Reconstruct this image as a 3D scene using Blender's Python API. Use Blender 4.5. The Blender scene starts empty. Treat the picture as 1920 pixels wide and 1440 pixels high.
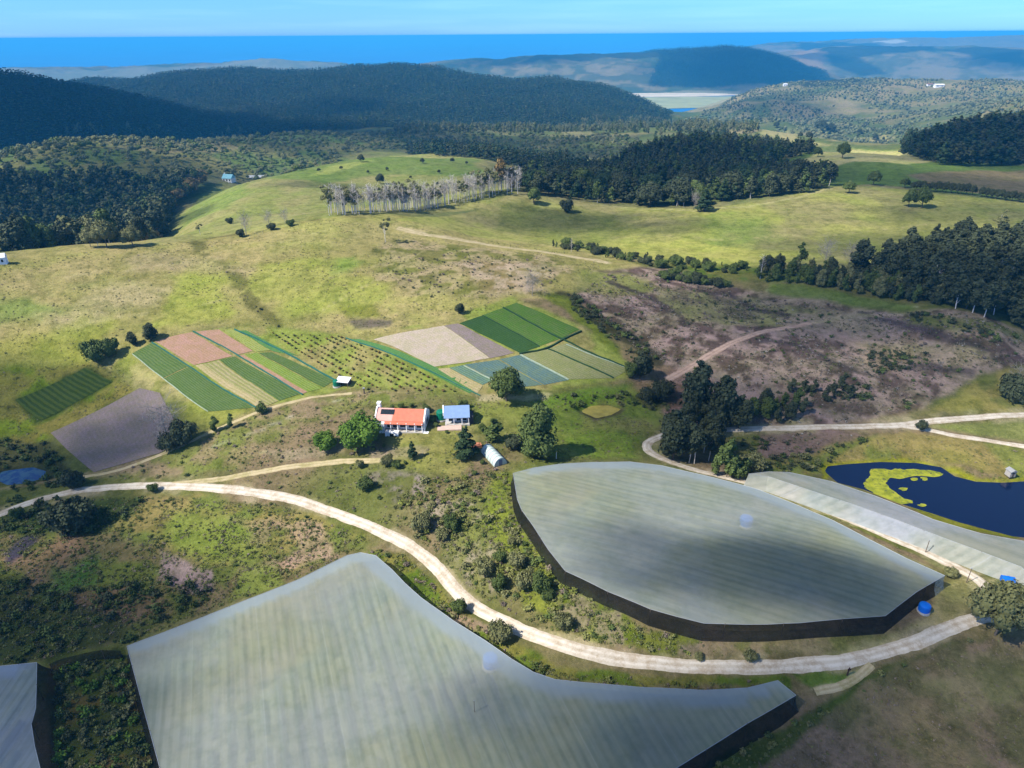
import bpy, math, random
import numpy as np
from mathutils import Matrix, Vector

R_ = math.radians
SC = bpy.context.scene
COL = SC.collection

# ------------------------------------------------------------------ camera
W0, H0, F0 = 1920.0, 1440.0, 1280.0
CAMZ = 105.0
PITCH = math.atan((720 - 65) / F0)
ROLL = 0.0073
cp, sp_ = math.cos(PITCH), math.sin(PITCH)
Fv = np.array([0, cp, -sp_]); R0 = np.array([1.0, 0, 0]); U0 = np.array([0, sp_, cp])
Rv = R0 * math.cos(ROLL) - U0 * math.sin(ROLL)
Uv = U0 * math.cos(ROLL) + R0 * math.sin(ROLL)
cam_data = bpy.data.cameras.new('camera')
cam = bpy.data.objects.new('camera', cam_data)
COL.objects.link(cam)
cam_data.sensor_width = 36.0
cam_data.lens = 36.0 * F0 / W0
cam_data.clip_start = 0.5
cam_data.clip_end = 600000
M = Matrix(((Rv[0], Uv[0], -Fv[0], 0), (Rv[1], Uv[1], -Fv[1], 0), (Rv[2], Uv[2], -Fv[2], CAMZ), (0, 0, 0, 1)))
cam.matrix_world = M
SC.camera = cam

# ------------------------------------------------------------------ light
SUN_EL, SUN_AZ = 48.0, 25.0           # shadows run to the right and 25 degrees away from the viewer
ce, se = math.cos(R_(SUN_EL)), math.sin(R_(SUN_EL))
SUNDIR = np.array([-math.cos(R_(SUN_AZ)) * ce, -math.sin(R_(SUN_AZ)) * ce, se])   # towards the sun
ld = bpy.data.lights.new('sun', 'SUN')
ld.energy = 4.6; ld.angle = R_(0.5); ld.color = (1.0, 0.955, 0.88)
lo = bpy.data.objects.new('sun', ld); COL.objects.link(lo)
lo.rotation_euler = Vector(SUNDIR).to_track_quat('Z', 'Y').to_euler()
world = bpy.data.worlds.new('World'); SC.world = world; world.use_nodes = True
wn = world.node_tree.nodes; wl = world.node_tree.links
for n in list(wn): wn.remove(n)
sky = wn.new('ShaderNodeTexSky'); sky.sky_type = 'NISHITA'; sky.sun_disc = False
sky.sun_elevation = R_(SUN_EL)
sky.sun_rotation = math.atan2(SUNDIR[0], SUNDIR[1])
sky.altitude = 0; sky.air_density = 1.0; sky.dust_density = 0.2; sky.ozone_density = 4.0
tint = wn.new('ShaderNodeMix'); tint.data_type = 'RGBA'; tint.blend_type = 'MULTIPLY'; tint.inputs['Factor'].default_value = 1.0
tint.inputs['B'].default_value = (0.33, 0.67, 1.85, 1)
bg = wn.new('ShaderNodeBackground'); bg.inputs['Strength'].default_value = 0.10
wo = wn.new('ShaderNodeOutputWorld')
# faint high streaks of cirrus laid over the sky by direction
tc = wn.new('ShaderNodeTexCoord'); mp = wn.new('ShaderNodeMapping'); mp.inputs['Scale'].default_value = (3, 3, 60)
ns = wn.new('ShaderNodeTexNoise'); ns.inputs['Scale'].default_value = 1.6; ns.inputs['Detail'].default_value = 5
rmp = wn.new('ShaderNodeMapRange'); rmp.inputs['From Min'].default_value = 0.45; rmp.inputs['From Max'].default_value = 0.8
rmp.inputs['To Min'].default_value = 0; rmp.inputs['To Max'].default_value = 0.10
mx = wn.new('ShaderNodeMix'); mx.data_type = 'RGBA'; mx.inputs['B'].default_value = (6.0, 9.0, 10.5, 1)
wl.new(tc.outputs['Generated'], mp.inputs['Vector']); wl.new(mp.outputs[0], ns.inputs['Vector'])
wl.new(ns.outputs[0], rmp.inputs['Value']); wl.new(rmp.outputs[0], mx.inputs['Factor'])
sx = wn.new('ShaderNodeSeparateXYZ'); wl.new(tc.outputs['Generated'], sx.inputs[0])
up = wn.new('ShaderNodeMapRange'); up.inputs['From Min'].default_value = 0.04; up.inputs['From Max'].default_value = 0.3; wl.new(sx.outputs['Z'], up.inputs['Value'])
tm = wn.new('ShaderNodeMix'); tm.data_type = 'RGBA'; tm.inputs['A'].default_value = (0.27, 0.62, 1.85, 1); tm.inputs['B'].default_value = (0.86, 0.90, 0.98, 1)
wl.new(up.outputs[0], tm.inputs['Factor']); wl.new(tm.outputs['Result'], tint.inputs['B'])
wl.new(sky.outputs[0], tint.inputs['A']); wl.new(tint.outputs['Result'], mx.inputs['A'])
wl.new(mx.outputs['Result'], bg.inputs['Color']); wl.new(bg.outputs[0], wo.inputs['Surface'])
SC.view_settings.view_transform = 'Standard'; SC.view_settings.look = 'None'
SC.view_settings.exposure = 0.86; SC.view_settings.gamma = 1.0
SC.render.engine = 'CYCLES'
cy = SC.cycles
cy.use_denoising = True
cy.max_bounces = 6; cy.diffuse_bounces = 2; cy.glossy_bounces = 2; cy.transmission_bounces = 2
cy.volume_bounces = 0; cy.transparent_max_bounces = 16
cy.caustics_reflective = False; cy.caustics_refractive = False

# ------------------------------------------------------------------ numeric helpers
def pix_dir(px, py):
    px = np.asarray(px, float); py = np.asarray(py, float)
    a = (px - W0 / 2) / F0; b = (H0 / 2 - py) / F0
    d = Fv + a[..., None] * Rv + b[..., None] * Uv
    return d
def pix_azt(px, py):
    d = pix_dir(px, py)
    h = np.hypot(d[..., 0], d[..., 1])
    return np.arctan2(d[..., 0], d[..., 1]), d[..., 2] / h
def project(x, y, z):
    v = np.stack([np.asarray(x, float), np.asarray(y, float), np.asarray(z, float) - CAMZ], -1)
    f = v @ Fv
    return W0 / 2 + F0 * (v @ Rv) / f, H0 / 2 - F0 * (v @ Uv) / f
def s2l(c):
    c = np.asarray(c, float) / 255.0
    return np.where(c <= 0.04045, c / 12.92, ((c + 0.055) / 1.055) ** 2.4)
KALB = 0.68
def alb(r, g, b, k=1.0):
    c = s2l((r, g, b)) * KALB * k
    return (float(c[0]), float(c[1]), float(c[2]), 1.0)

def _hash(ix, iy, seed):
    n = (ix.astype(np.int64) * 374761393 + iy.astype(np.int64) * 668265263 + seed * 1274126177) & 0x7fffffff
    n = ((n ^ (n >> 13)) * 1103515245) & 0x7fffffff
    n = (n ^ (n >> 16)) & 0x7fffffff
    return (n & 0xffff) / 65535.0
def vnoise(x, y, seed=0):
    x = np.asarray(x, float); y = np.asarray(y, float)
    x0 = np.floor(x); y0 = np.floor(y); fx = x - x0; fy = y - y0
    fx = fx * fx * (3 - 2 * fx); fy = fy * fy * (3 - 2 * fy)
    a = _hash(x0, y0, seed); b = _hash(x0 + 1, y0, seed); c = _hash(x0, y0 + 1, seed); d = _hash(x0 + 1, y0 + 1, seed)
    return (a * (1 - fx) + b * fx) * (1 - fy) + (c * (1 - fx) + d * fx) * fy
def fbm(x, y, sc, octs=4, seed=0):
    v = 0; a = 0.5; t = 0
    for k in range(octs):
        v = v + a * vnoise(x / sc + 17.3 * k, y / sc - 9.1 * k, seed + k); t += a; a *= 0.55; sc *= 0.48
    return v / t
def smooth(e0, e1, x):
    t = np.clip((x - e0) / (e1 - e0), 0, 1); return t * t * (3 - 2 * t)

def poly_sd(X, Y, poly):
    """signed distance, negative inside"""
    p = np.asarray(poly, float); n = len(p)
    d2 = np.full(X.shape, 1e30); ins = np.zeros(X.shape, bool)
    for i in range(n):
        ax, ay = p[i]; bx, by = p[(i + 1) % n]
        ex, ey = bx - ax, by - ay
        wx, wy = X - ax, Y - ay
        t = np.clip((wx * ex + wy * ey) / (ex * ex + ey * ey + 1e-12), 0, 1)
        d2 = np.minimum(d2, (wx - ex * t) ** 2 + (wy - ey * t) ** 2)
        c = ((ay > Y) != (by > Y)) & (X < (bx - ax) * (Y - ay) / ((by - ay) if by != ay else 1e-12) + ax)
        ins ^= c
    return np.where(ins, -1, 1) * np.sqrt(d2)
def line_d(X, Y, pts):
    p = np.asarray(pts, float); d2 = np.full(X.shape, 1e30)
    for i in range(len(p) - 1):
        ax, ay = p[i]; bx, by = p[i + 1]; ex, ey = bx - ax, by - ay
        wx, wy = X - ax, Y - ay
        t = np.clip((wx * ex + wy * ey) / (ex * ex + ey * ey + 1e-12), 0, 1)
        d2 = np.minimum(d2, (wx - ex * t) ** 2 + (wy - ey * t) ** 2)
    return np.sqrt(d2)

# ------------------------------------------------------------------ the lie of the land
SEA = -200.0
CP = []                                  # az, ln r, z
def cz(px, py, z):                       # a point of the ground seen at px,py whose height is z
    az, t = pix_azt(px, py); r = (z - CAMZ) / float(t); CP.append((float(az), math.log(r), z))
def cd(px, py, D):                       # ... whose horizontal distance is D
    az, t = pix_azt(px, py); CP.append((float(az), math.log(D), CAMZ + D * float(t)))
def cb(px, D, z):                        # a hidden point in the direction of column px
    py = 300.0
    for _ in range(6):
        az, t = pix_azt(px, py); a = float(az)
        qx, qy = project(D * math.sin(a), D * math.cos(a), z)
        if -2000 < qy < 3000: py = float(qy)
    CP.append((a, math.log(D), z))
# under and around the viewer, and the near ground
for a in (-58, -30, 0, 30, 58):
    CP.append((R_(a), math.log(15), -12)); CP.append((R_(a), math.log(45), -11))
for px, py, z in [(0, 1440, -12), (150, 1400, -12), (400, 1440, -10), (800, 1440, -9), (1200, 1440, -7), (1500, 1430, -7), (1900, 1430, -6),
    (0, 1240, -12), (230, 1220, -11), (450, 1150, -9.5), (680, 1080, -8), (900, 1250, -8), (1100, 1330, -7), (1450, 1320, -5.5), (1700, 1300, -5), (1900, 1250, -4),
    (100, 1080, -11), (350, 1040, -9.5), (600, 1020, -8), (60, 940, -9), (250, 908, -7), (450, 918, -6), (650, 968, -6), (790, 1035, -6.5), (870, 1115, -6.5),
    (1000, 1190, -5.5), (1250, 1247, -4.5), (1550, 1243, -3), (1790, 1175, -1.5), (1910, 1165, -1.2),
    (830, 960, -2), (950, 980, -1.5), (1000, 1060, -2.0), (1150, 1160, -2.0), (1060, 900, 0), (1300, 900, 0), (1250, 1000, -.3), (1400, 1100, -.3), (1600, 1100, -.8), (1600, 1010, -1), (1450, 930, -1), (1750, 1120, -1.2),
    (1850, 1090, -2), (1600, 985, -2), (1450, 905, -2.2), (1300, 880, -2),
    (1240, 850, -3), (1230, 820, -4), (1350, 840, -5), (1500, 803, -4.5), (1700, 797, -3), (1900, 780, -2), (1900, 830, -3.5), (1550, 850, -5), (1750, 850, -4.5),
    (80, 870, -10), (180, 880, -8), (100, 815, -7), (260, 735, -1), (330, 810, -3.5), (30, 780, -6), (100, 740, -3), (0, 690, 4),
    (450, 840, -3), (620, 870, -3.2), (500, 770, 0), (650, 830, -1), (750, 800, 0), (860, 790, 0.5), (760, 870, -1.5), (950, 870, -0.5), (1000, 860, -0.5), (1120, 850, -2), (1130, 770, -2.5), (1200, 740, -3), (1050, 740, -1),
    (640, 720, 1.5), (480, 620, 8), (300, 640, 7), (400, 660, 5), (700, 690, 4), (900, 735, 0.5), (760, 630, 8.5), (830, 605, 10), (960, 565, 12), (1080, 620, 8), (1180, 700, 2), (970, 660, 5),
    (0, 620, 11), (120, 600, 12), (200, 650, 5), (350, 560, 13), (0, 540, 20), (150, 520, 19), (600, 560, 13), (680, 600, 9), (800, 540, 14.5), (620, 500, 17), (450, 500, 17.5), (1000, 530, 14), (1150, 520, 10),
    (1100, 600, 8), (1200, 650, 3), (1290, 690, 0), (1250, 560, 6.5), (1400, 560, 3), (1400, 640, 3), (1600, 590, 5), (1750, 650, 4), (1600, 700, 1), (1500, 760, -2.5), (1800, 720, 0), (1900, 650, 3), (1900, 700, 1.5), (1450, 720, -.5)]:
    cz(px, py, z)
# pasture crest and what lies behind it
for px, py, D in [(-200, 492, 350), (0, 484, 344), (120, 465, 350), (280, 455, 350), (450, 436, 352), (620, 408, 352), (760, 412, 352), (740, 440, 336), (900, 447, 348), (1130, 489, 312)]:
    cd(px, py, D)
for px, D, z in [(-200, 430, 0), (0, 420, 0), (120, 425, 0), (280, 420, 0), (0, 480, -17), (150, 480, -17), (0, 540, -26), (150, 560, -25), (300, 480, -14), (-200, 520, -24), (-300, 700, -20)]:
    cb(px, D, z)
for px, py, D in [(340, 440, 425), (400, 400, 480), (520, 405, 430), (640, 397, 425), (800, 375, 440), (960, 365, 440), (450, 345, 580), (560, 320, 640), (680, 297, 705), (780, 293, 715), (880, 303, 690), (700, 345, 560), (850, 350, 520),
                  (1000, 385, 430), (950, 425, 392), (1100, 430, 395), (1300, 400, 420), (1500, 370, 470), (1620, 355, 510), (1780, 365, 520), (1930, 385, 500), (1300, 470, 352), (1450, 470, 360), (1650, 440, 410), (1850, 450, 415),
                  (1150, 470, 345), (1300, 490, 332), (1500, 520, 315), (1700, 570, 300), (1880, 610, 288), (1600, 500, 342), (1880, 540, 340)]:
    cd(px, py, D)
# woods in the middle distance
for px, py, D in [(1150, 372, 480), (1300, 375, 468), (1450, 350, 515), (1550, 340, 540), (1180, 335, 560), (1100, 345, 560), (1300, 272, 760), (1220, 290, 720), (1420, 300, 680), (1450, 320, 620), (1500, 292, 705), (1600, 335, 575), (1600, 300, 640), (1600, 284, 760), (1730, 300, 720), (1850, 330, 650),
                  (820, 284, 900), (950, 300, 830), (1080, 330, 690), (1750, 262, 880), (1900, 245, 1000), (1700, 295, 780), (1900, 310, 740), (1800, 360, 535)]:
    cd(px, py, D)
for px, D, z in [(700, 850, -40), (820, 1050, -55), (950, 1000, -60), (1080, 900, -60), (1300, 920, -40), (1500, 900, -50), (1620, 900, -45), (1750, 1200, -60), (1900, 1250, -60), (560, 760, -35), (420, 680, -24), (300, 620, -26)]:
    cb(px, D, z)
for px, py, D in [(0, 300, 840), (100, 272, 930), (220, 268, 960), (200, 310, 760), (350, 290, 850), (450, 262, 1080), (560, 256, 1150), (680, 262, 1120), (820, 250, 1250), (950, 262, 1180), (1080, 262, 1200), (1150, 290, 1020), (1220, 245, 1450), (1350, 255, 1150), (1450, 262, 1100), (1560, 268, 1050), (1350, 238, 1350), (1480, 248, 1250)]:
    cd(px, py, D)
for px, D, z in [(-200, 1150, -90), (0, 1150, -88), (200, 1180, -85), (420, 1250, -82), (-300, 900, -40), (1650, 1450, -100), (1450, 1600, -110), (1900, 1600, -100)]:
    cb(px, D, z)
# dark spur on the left, then the pine hill
for px, py, D in [(-300, 134, 2000), (-100, 148, 1950), (0, 156, 1900), (150, 174, 1850), (300, 204, 1800), (420, 234, 1750), (480, 252, 1650), (100, 222, 1450), (250, 228, 1500), (-200, 212, 1500)]:
    cd(px, py, D)
for px, D, z in [(-100, 2350, -50), (150, 2200, -70), (350, 2050, -90), (420, 1500, -92), (-300, 2500, -60)]:
    cb(px, D, z)
for px, py, D in [(540, 240, 1600), (700, 242, 1580), (900, 240, 1600), (1080, 240, 1620), (1200, 232, 1700),
                  (200, 156, 2900), (330, 144, 2850), (430, 138, 2750), (560, 146, 2750), (620, 143, 2700), (700, 132, 2600), (780, 132, 2550), (900, 147, 2500), (1050, 161, 2450), (1150, 178, 2350), (1230, 208, 2150), (1255, 225, 1950),
                  (600, 180, 2200), (800, 180, 2100), (1000, 190, 2050), (450, 185, 2300)]:
    cd(px, py, D)
for px, D, z in [(0, 3300, -90), (200, 3500, -110), (450, 3400, -110), (700, 3400, -130), (950, 3300, -170), (1150, 2900, -205), (1260, 2600, -190), (1300, 2200, -165)]:
    cb(px, D, z)
# scrub hills on the right
for px, py, D in [(1300, 235, 1800), (1420, 235, 1850), (1600, 240, 1900), (1800, 232, 1800), (1980, 225, 1750), (1400, 205, 2300), (1600, 200, 2450), (1800, 195, 2400), (1950, 185, 2400),
                  (1380, 190, 2700), (1420, 170, 3000), (1550, 163, 3200), (1700, 162, 3200), (1850, 160, 3200), (1960, 156, 3200), (1300, 215, 2400)]:
    cd(px, py, D)
for px, D, z in [(1400, 3600, -205), (1550, 3900, -205), (1700, 3900, -205), (1900, 4000, -205), (1280, 3300, -206), (1300, 4000, -206), (1180, 3900, -206), (1600, 4700, -206), (1800, 5000, -206), (1250, 4200, -205), (1000, 3900, -204), (700, 4300, -190), (400, 4400, -180), (100, 4400, -180)]:
    cb(px, D, z)
# the big blue hill and the coast
for px, py, D in [(800, 122, 5200), (900, 114, 5200), (1000, 109, 5200), (1100, 107, 5200), (1200, 104, 5300), (1280, 97, 5300), (1350, 91, 5300), (1400, 94, 5300), (1450, 110, 5100), (1500, 132, 4950), (1545, 148, 4800),
                  (1100, 140, 4700), (1200, 150, 4600), (1300, 140, 4800), (1000, 125, 4900), (1400, 150, 4600)]:
    cd(px, py, D)
for px, D, z in [(1000, 4400, -190), (1200, 4380, -196), (1350, 4400, -197), (1000, 6200, -150), (1200, 6300, -120), (1350, 6300, -110), (1000, 7200, -235), (800, 6800, -235), (1200, 7500, -235),
                 (100, 5600, -150), (400, 5600, -150), (650, 5800, -170), (0, 7800, -235), (300, 7800, -235), (650, 7200, -235), (-300, 7500, -235)]:
    cb(px, D, z)
for px, py, D in [(-50, 133, 6300), (100, 131, 6300), (250, 128, 6300), (400, 123, 6100), (480, 117, 6000), (530, 116, 6000), (600, 122, 6000), (640, 124, 6000)]:
    cd(px, py, D)
for px, py, D in [(1560, 128, 6000), (1700, 125, 6100), (1850, 125, 6100), (1480, 100, 6800), (1560, 90, 7000), (1650, 88, 7000), (1750, 92, 6900), (1850, 88, 7000), (1930, 96, 6800), (1500, 120, 6100), (2050, 100, 6500)]:
    cd(px, py, D)
for px, D, z in [(1600, 5700, -204), (1750, 5650, -204), (1900, 5650, -200), (1500, 8200, -120), (1700, 8200, -120), (1900, 8200, -110), (1300, 8800, -235), (1350, 11000, -240), (1500, 12500, -240), (2000, 13500, -100), (1700, 13800, -240), (0, 13500, -260), (700, 13500, -260)]:
    cb(px, D, z)
for px, py, D in [(1440, 82, 9500), (1560, 79, 9500), (1680, 75, 9500), (1800, 74, 10000), (1920, 68, 10500), (2050, 66, 10500)]:
    cd(px, py, D)
for a, D, z in [(-60, 100, -10), (-60, 250, 5), (-60, 500, -20), (-60, 1200, -60), (-60, 2500, 0), (-60, 6000, -190), (-58, 13500, -260), (60, 100, -7), (60, 250, 2), (60, 500, 0), (60, 1200, -50), (60, 2500, -100), (60, 6000, -120), (58, 13500, -100)]:
    CP.append((R_(a), math.log(D), z))
CPa = np.array(CP)

def tps_fit(P, lam=0.0008):
    n = len(P); X = P[:, :2]; z = P[:, 2]
    d2 = ((X[:, None] - X[None]) ** 2).sum(-1)
    K = 0.5 * d2 * np.log(d2 + 1e-12)
    # heights are scaled with distance so that the fit is even in angle
    K += lam * np.eye(n)
    A = np.zeros((n + 3, n + 3)); A[:n, :n] = K; A[:n, n] = 1; A[:n, n + 1:] = X; A[n, :n] = 1; A[n + 1:, :n] = X.T
    return np.linalg.solve(A, np.concatenate([z, np.zeros(3)]))
def to_t(P):                              # fit the tangent of the view angle: z = CAMZ + r * t
    Q = P.copy(); Q[:, 2] = (P[:, 2] - CAMZ) / np.exp(P[:, 1]); return Q
CPt = to_t(CPa)
WT = tps_fit(CPt)
AZ0, AZ1, NA = R_(-57), R_(57), 1040
LR0, LR1, NR = math.log(15), math.log(13500), 1000
AZ = np.linspace(AZ0, AZ1, NA); LR = np.linspace(LR0, LR1, NR)
def tps_grid(az, lr):
    out = np.full((len(lr), len(az)), WT[len(CPt)])
    out += WT[len(CPt) + 1] * az[None, :] + WT[len(CPt) + 2] * lr[:, None]
    for (a, l, _), w in zip(CPt, WT):
        d2 = (az[None, :] - a) ** 2 + (lr[:, None] - l) ** 2 + 1e-12
        out += 0.5 * w * d2 * np.log(d2)
    return out
cA = np.linspace(AZ0, AZ1, 261); cL = np.linspace(LR0, LR1, 334)
T_c = tps_grid(cA, cL)
def cub(src, xs, xt):                     # Catmull-Rom upsampling along axis 0
    u = (xt - xs[0]) / (xs[1] - xs[0]); i = np.clip(np.floor(u).astype(int), 0, len(xs) - 2); f = (u - i)[:, None]
    g = lambda k: src[np.clip(i + k, 0, len(xs) - 1)]
    p0, p1, p2, p3 = g(-1), g(0), g(1), g(2)
    return 0.5 * (2 * p1 + (p2 - p0) * f + (2 * p0 - 5 * p1 + 4 * p2 - p3) * f * f + (3 * p1 - p0 - 3 * p2 + p3) * f ** 3)
T_f = cub(cub(T_c, cL, LR).T, cA, AZ).T
RR = np.exp(LR)[:, None] * np.ones((1, NA))
GX = RR * np.sin(AZ)[None]; GY = RR * np.cos(AZ)[None]
GZ = CAMZ + RR * T_f

# relief the control points are too coarse for
GZ += (fbm(GX, GY, 16, 4, 3) - 0.5) * 1.1 * smooth(60, 120, RR) * (1 - smooth(1500, 2500, RR))
far = smooth(900, 2200, RR)
def ridged(x, y, s, o, sd): return 1 - np.abs(2 * fbm(x, y, s, o, sd) - 1)
GZ += far * (ridged(GX, GY, 420, 4, 11) - 0.7) * 55 * np.clip((GZ - SEA - 12) / 80, 0, 1)
GZ += (fbm(GX, GY, 90, 3, 5) - 0.5) * 5 * smooth(350, 700, RR)
def plane_pt(px, py, z):
    az, t = pix_azt(px, py); r = (z - CAMZ) / t
    return np.stack([r * np.sin(az), r * np.cos(az)], -1)
# ponds are scooped into the ground
POND = np.array([(1546, 884), (1552, 874), (1590, 870), (1650, 866), (1720, 868), (1765, 876), (1790, 893), (1830, 903), (1880, 905), (1925, 902), (1990, 905), (2050, 940), (2040, 1000), (1960, 1012), (1900, 1006), (1860, 996), (1800, 980), (1745, 962), (1690, 945), (1620, 918), (1570, 905)])
PONDZ = -7.2
POND_W = plane_pt(POND[:, 0], POND[:, 1], PONDZ)
POND2 = np.array([(2, 884), (30, 880), (62, 876), (88, 884), (84, 896), (50, 906), (14, 910), (-6, 900)])
POND2Z = -10.6
POND2_W = plane_pt(POND2[:, 0], POND2[:, 1], POND2Z)
POND3 = np.array([(1090, 772), (1108, 762), (1140, 761), (1163, 768), (1145, 778), (1118, 784)])
POND3Z = -3.6
POND3_W = plane_pt(POND3[:, 0], POND3[:, 1], POND3Z)
for W_, z_, reach, bank in ((POND_W, PONDZ, 12, .22), (POND2_W, POND2Z, 6, .25), (POND3_W, POND3Z, 5, .35)):
    c = W_.mean(0); rad = np.abs(W_ - c).max() + reach + 2
    m = (np.abs(GX - c[0]) < rad) & (np.abs(GY - c[1]) < rad)
    sd = poly_sd(GX[m], GY[m], W_)
    tgt = z_ + np.clip(sd, -4, 30) * bank
    w = 1 - smooth(0, reach, sd)
    GZ[m] = GZ[m] * (1 - w) + tgt * w

def ZT(x, y):
    x = np.asarray(x, float); y = np.asarray(y, float)
    a = (np.arctan2(x, y) - AZ0) / (AZ1 - AZ0) * (NA - 1); l = (0.5 * np.log(x * x + y * y) - LR0) / (LR1 - LR0) * (NR - 1)
    a = np.clip(a, 0, NA - 1.001); l = np.clip(l, 0, NR - 1.001)
    i = a.astype(int); j = l.astype(int); fa = a - i; fl = l - j
    return (GZ[j, i] * (1 - fa) + GZ[j, i + 1] * fa) * (1 - fl) + (GZ[j + 1, i] * (1 - fa) + GZ[j + 1, i + 1] * fa) * fl
def hit(px, py, h=0.0, rmin=40):
    """where the sight line through px,py meets the ground raised by h"""
    px = np.atleast_1d(np.asarray(px, float)); py = np.atleast_1d(np.asarray(py, float))
    az, t = pix_azt(px, py); out = np.zeros((len(px), 3))
    rs = np.exp(np.linspace(math.log(rmin), LR1, 5000))
    for k in range(len(px)):
        zx = ZT(rs * math.sin(az[k]), rs * math.cos(az[k])) + h
        g = (CAMZ + rs * t[k]) - zx
        idx = np.nonzero(g <= 0)[0]
        if len(idx) == 0: r = rs[-1]
        else:
            j = max(idx[0], 1); r = rs[j - 1] + (rs[j] - rs[j - 1]) * g[j - 1] / (g[j - 1] - g[j] + 1e-9)
        out[k] = (r * math.sin(az[k]), r * math.cos(az[k]), CAMZ + r * t[k] - h)
    return out
def at(px, py, h=0.0): return hit(px, py, h)[0]
def wpoly(pts, h=0.0):
    p = np.asarray(pts, float); return hit(p[:, 0], p[:, 1], h)[:, :2]
def px_per_m(p): return F0 / max(1.0, math.sqrt(p[0] ** 2 + p[1] ** 2 + (p[2] - CAMZ) ** 2))
CLOUDS = [(1370, 1085, 52, 20, .6, -10), (1590, 1110, 30, 13, .30, -10), (1180, 1400, 48, 22, .42, 0), (1420, 1380, 40, 20, .4, 20), (1680, 1390, 75, 42, .4, 0), (60, 1200, 48, 42, .5, 0), (190, 1400, 26, 24, .4, 0),
          (40, 935, 52, 26, .5, 5), (205, 838, 38, 24, .5, 10), (80, 760, 50, 28, .3, 0), (1480, 670, 150, 75, .2, -8), (1330, 800, 70, 40, .38, 0), (1780, 560, 150, 75, .48, -5), (1660, 460, 70, 36, .33, 0), (1080, 415, 70, 30, .42, 0), (1250, 425, 40, 20, .3, 0), (1850, 400, 90, 40, .35, 0),
          (110, 410, 190, 150, .5, 10), (350, 410, 40, 26, .35, 0), (1300, 320, 260, 170, .5, 0), (1000, 305, 200, 110, .55, 0), (1820, 345, 130, 90, .38, 0), (1850, 280, 220, 150, .5, 0), (590, 348, 60, 22, .3, 0),
          (250, 300, 160, 70, .38, 0), (560, 282, 160, 50, .3, 0), (120, 200, 800, 520, .93, 0, 700), (-200, 190, 700, 600, .93, 0, 700), (360, 215, 260, 200, .7, 0, 700), (650, 215, 300, 200, .32, 0, 700), (1380, 125, 700, 800, .62, 0, 900), (1530, 105, 260, 420, .5, 0, 900), (1900, 110, 500, 400, .5, 0, 900), (950, 112, 700, 300, .45, 0, 900), (1430, 190, 260, 300, .3, 0, 700), (1000, 265, 260, 90, .3, 0)]
# ------------------------------------------------------------------ materials
def new_mat(name):
    m = bpy.data.materials.new(name); m.use_nodes = True
    nt = m.node_tree; b = nt.nodes['Principled BSDF']
    b.inputs['Roughness'].default_value = 0.85; b.inputs['Specular IOR Level'].default_value = 0.25
    return m, nt, b
def mixc(nt, a, b, f, mode='MIX'):
    n = nt.nodes.new('ShaderNodeMix'); n.data_type = 'RGBA'; n.blend_type = mode
    for k, v in (('A', a), ('B', b), ('Factor', f)):
        if isinstance(v, (tuple, float, int)): n.inputs[k].default_value = v
        else: nt.links.new(v, n.inputs[k])
    return n.outputs['Result']
def noise(nt, scale, detail=4, rough=0.6, vec=None, coord='Object'):
    if vec is None:
        t = nt.nodes.new('ShaderNodeTexCoord'); vec = t.outputs[coord]
    n = nt.nodes.new('ShaderNodeTexNoise'); n.inputs['Scale'].default_value = scale
    n.inputs['Detail'].default_value = detail; n.inputs['Roughness'].default_value = rough
    nt.links.new(vec, n.inputs['Vector']); return n.outputs[0]
def mrange(nt, v, a, b, c=0.0, d=1.0):
    n = nt.nodes.new('ShaderNodeMapRange'); nt.links.new(v, n.inputs['Value'])
    for k, x in zip(('From Min', 'From Max', 'To Min', 'To Max'), (a, b, c, d)): n.inputs[k].default_value = x
    return n.outputs[0]
def math2(nt, op, a, b=None):
    n = nt.nodes.new('ShaderNodeMath'); n.operation = op
    for i, v in enumerate((a, b)):
        if v is None: continue
        if isinstance(v, (int, float)): n.inputs[i].default_value = v
        else: nt.links.new(v, n.inputs[i])
    return n.outputs[0]
def bump(nt, b, h, strength=0.5, dist=0.3):
    n = nt.nodes.new('ShaderNodeBump'); n.inputs['Strength'].default_value = strength; n.inputs['Distance'].default_value = dist
    nt.links.new(h, n.inputs['Height']); nt.links.new(n.outputs[0], b.inputs['Normal'])
def attr(nt, name):
    n = nt.nodes.new('ShaderNodeAttribute'); n.attribute_name = name; return n

def simple(name, col, rough=0.8, var=0.12, scale=1.0, metal=0.0):
    m, nt, b = new_mat(name)
    lo = tuple(c * (1 - var) for c in col[:3]) + (1,); hi = tuple(min(1, c * (1 + var)) for c in col[:3]) + (1,)
    nt.links.new(mixc(nt, lo, hi, mrange(nt, noise(nt, scale), .3, .7)), b.inputs['Base Color'])
    b.inputs['Roughness'].default_value = rough; b.inputs['Metallic'].default_value = metal
    return m

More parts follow.
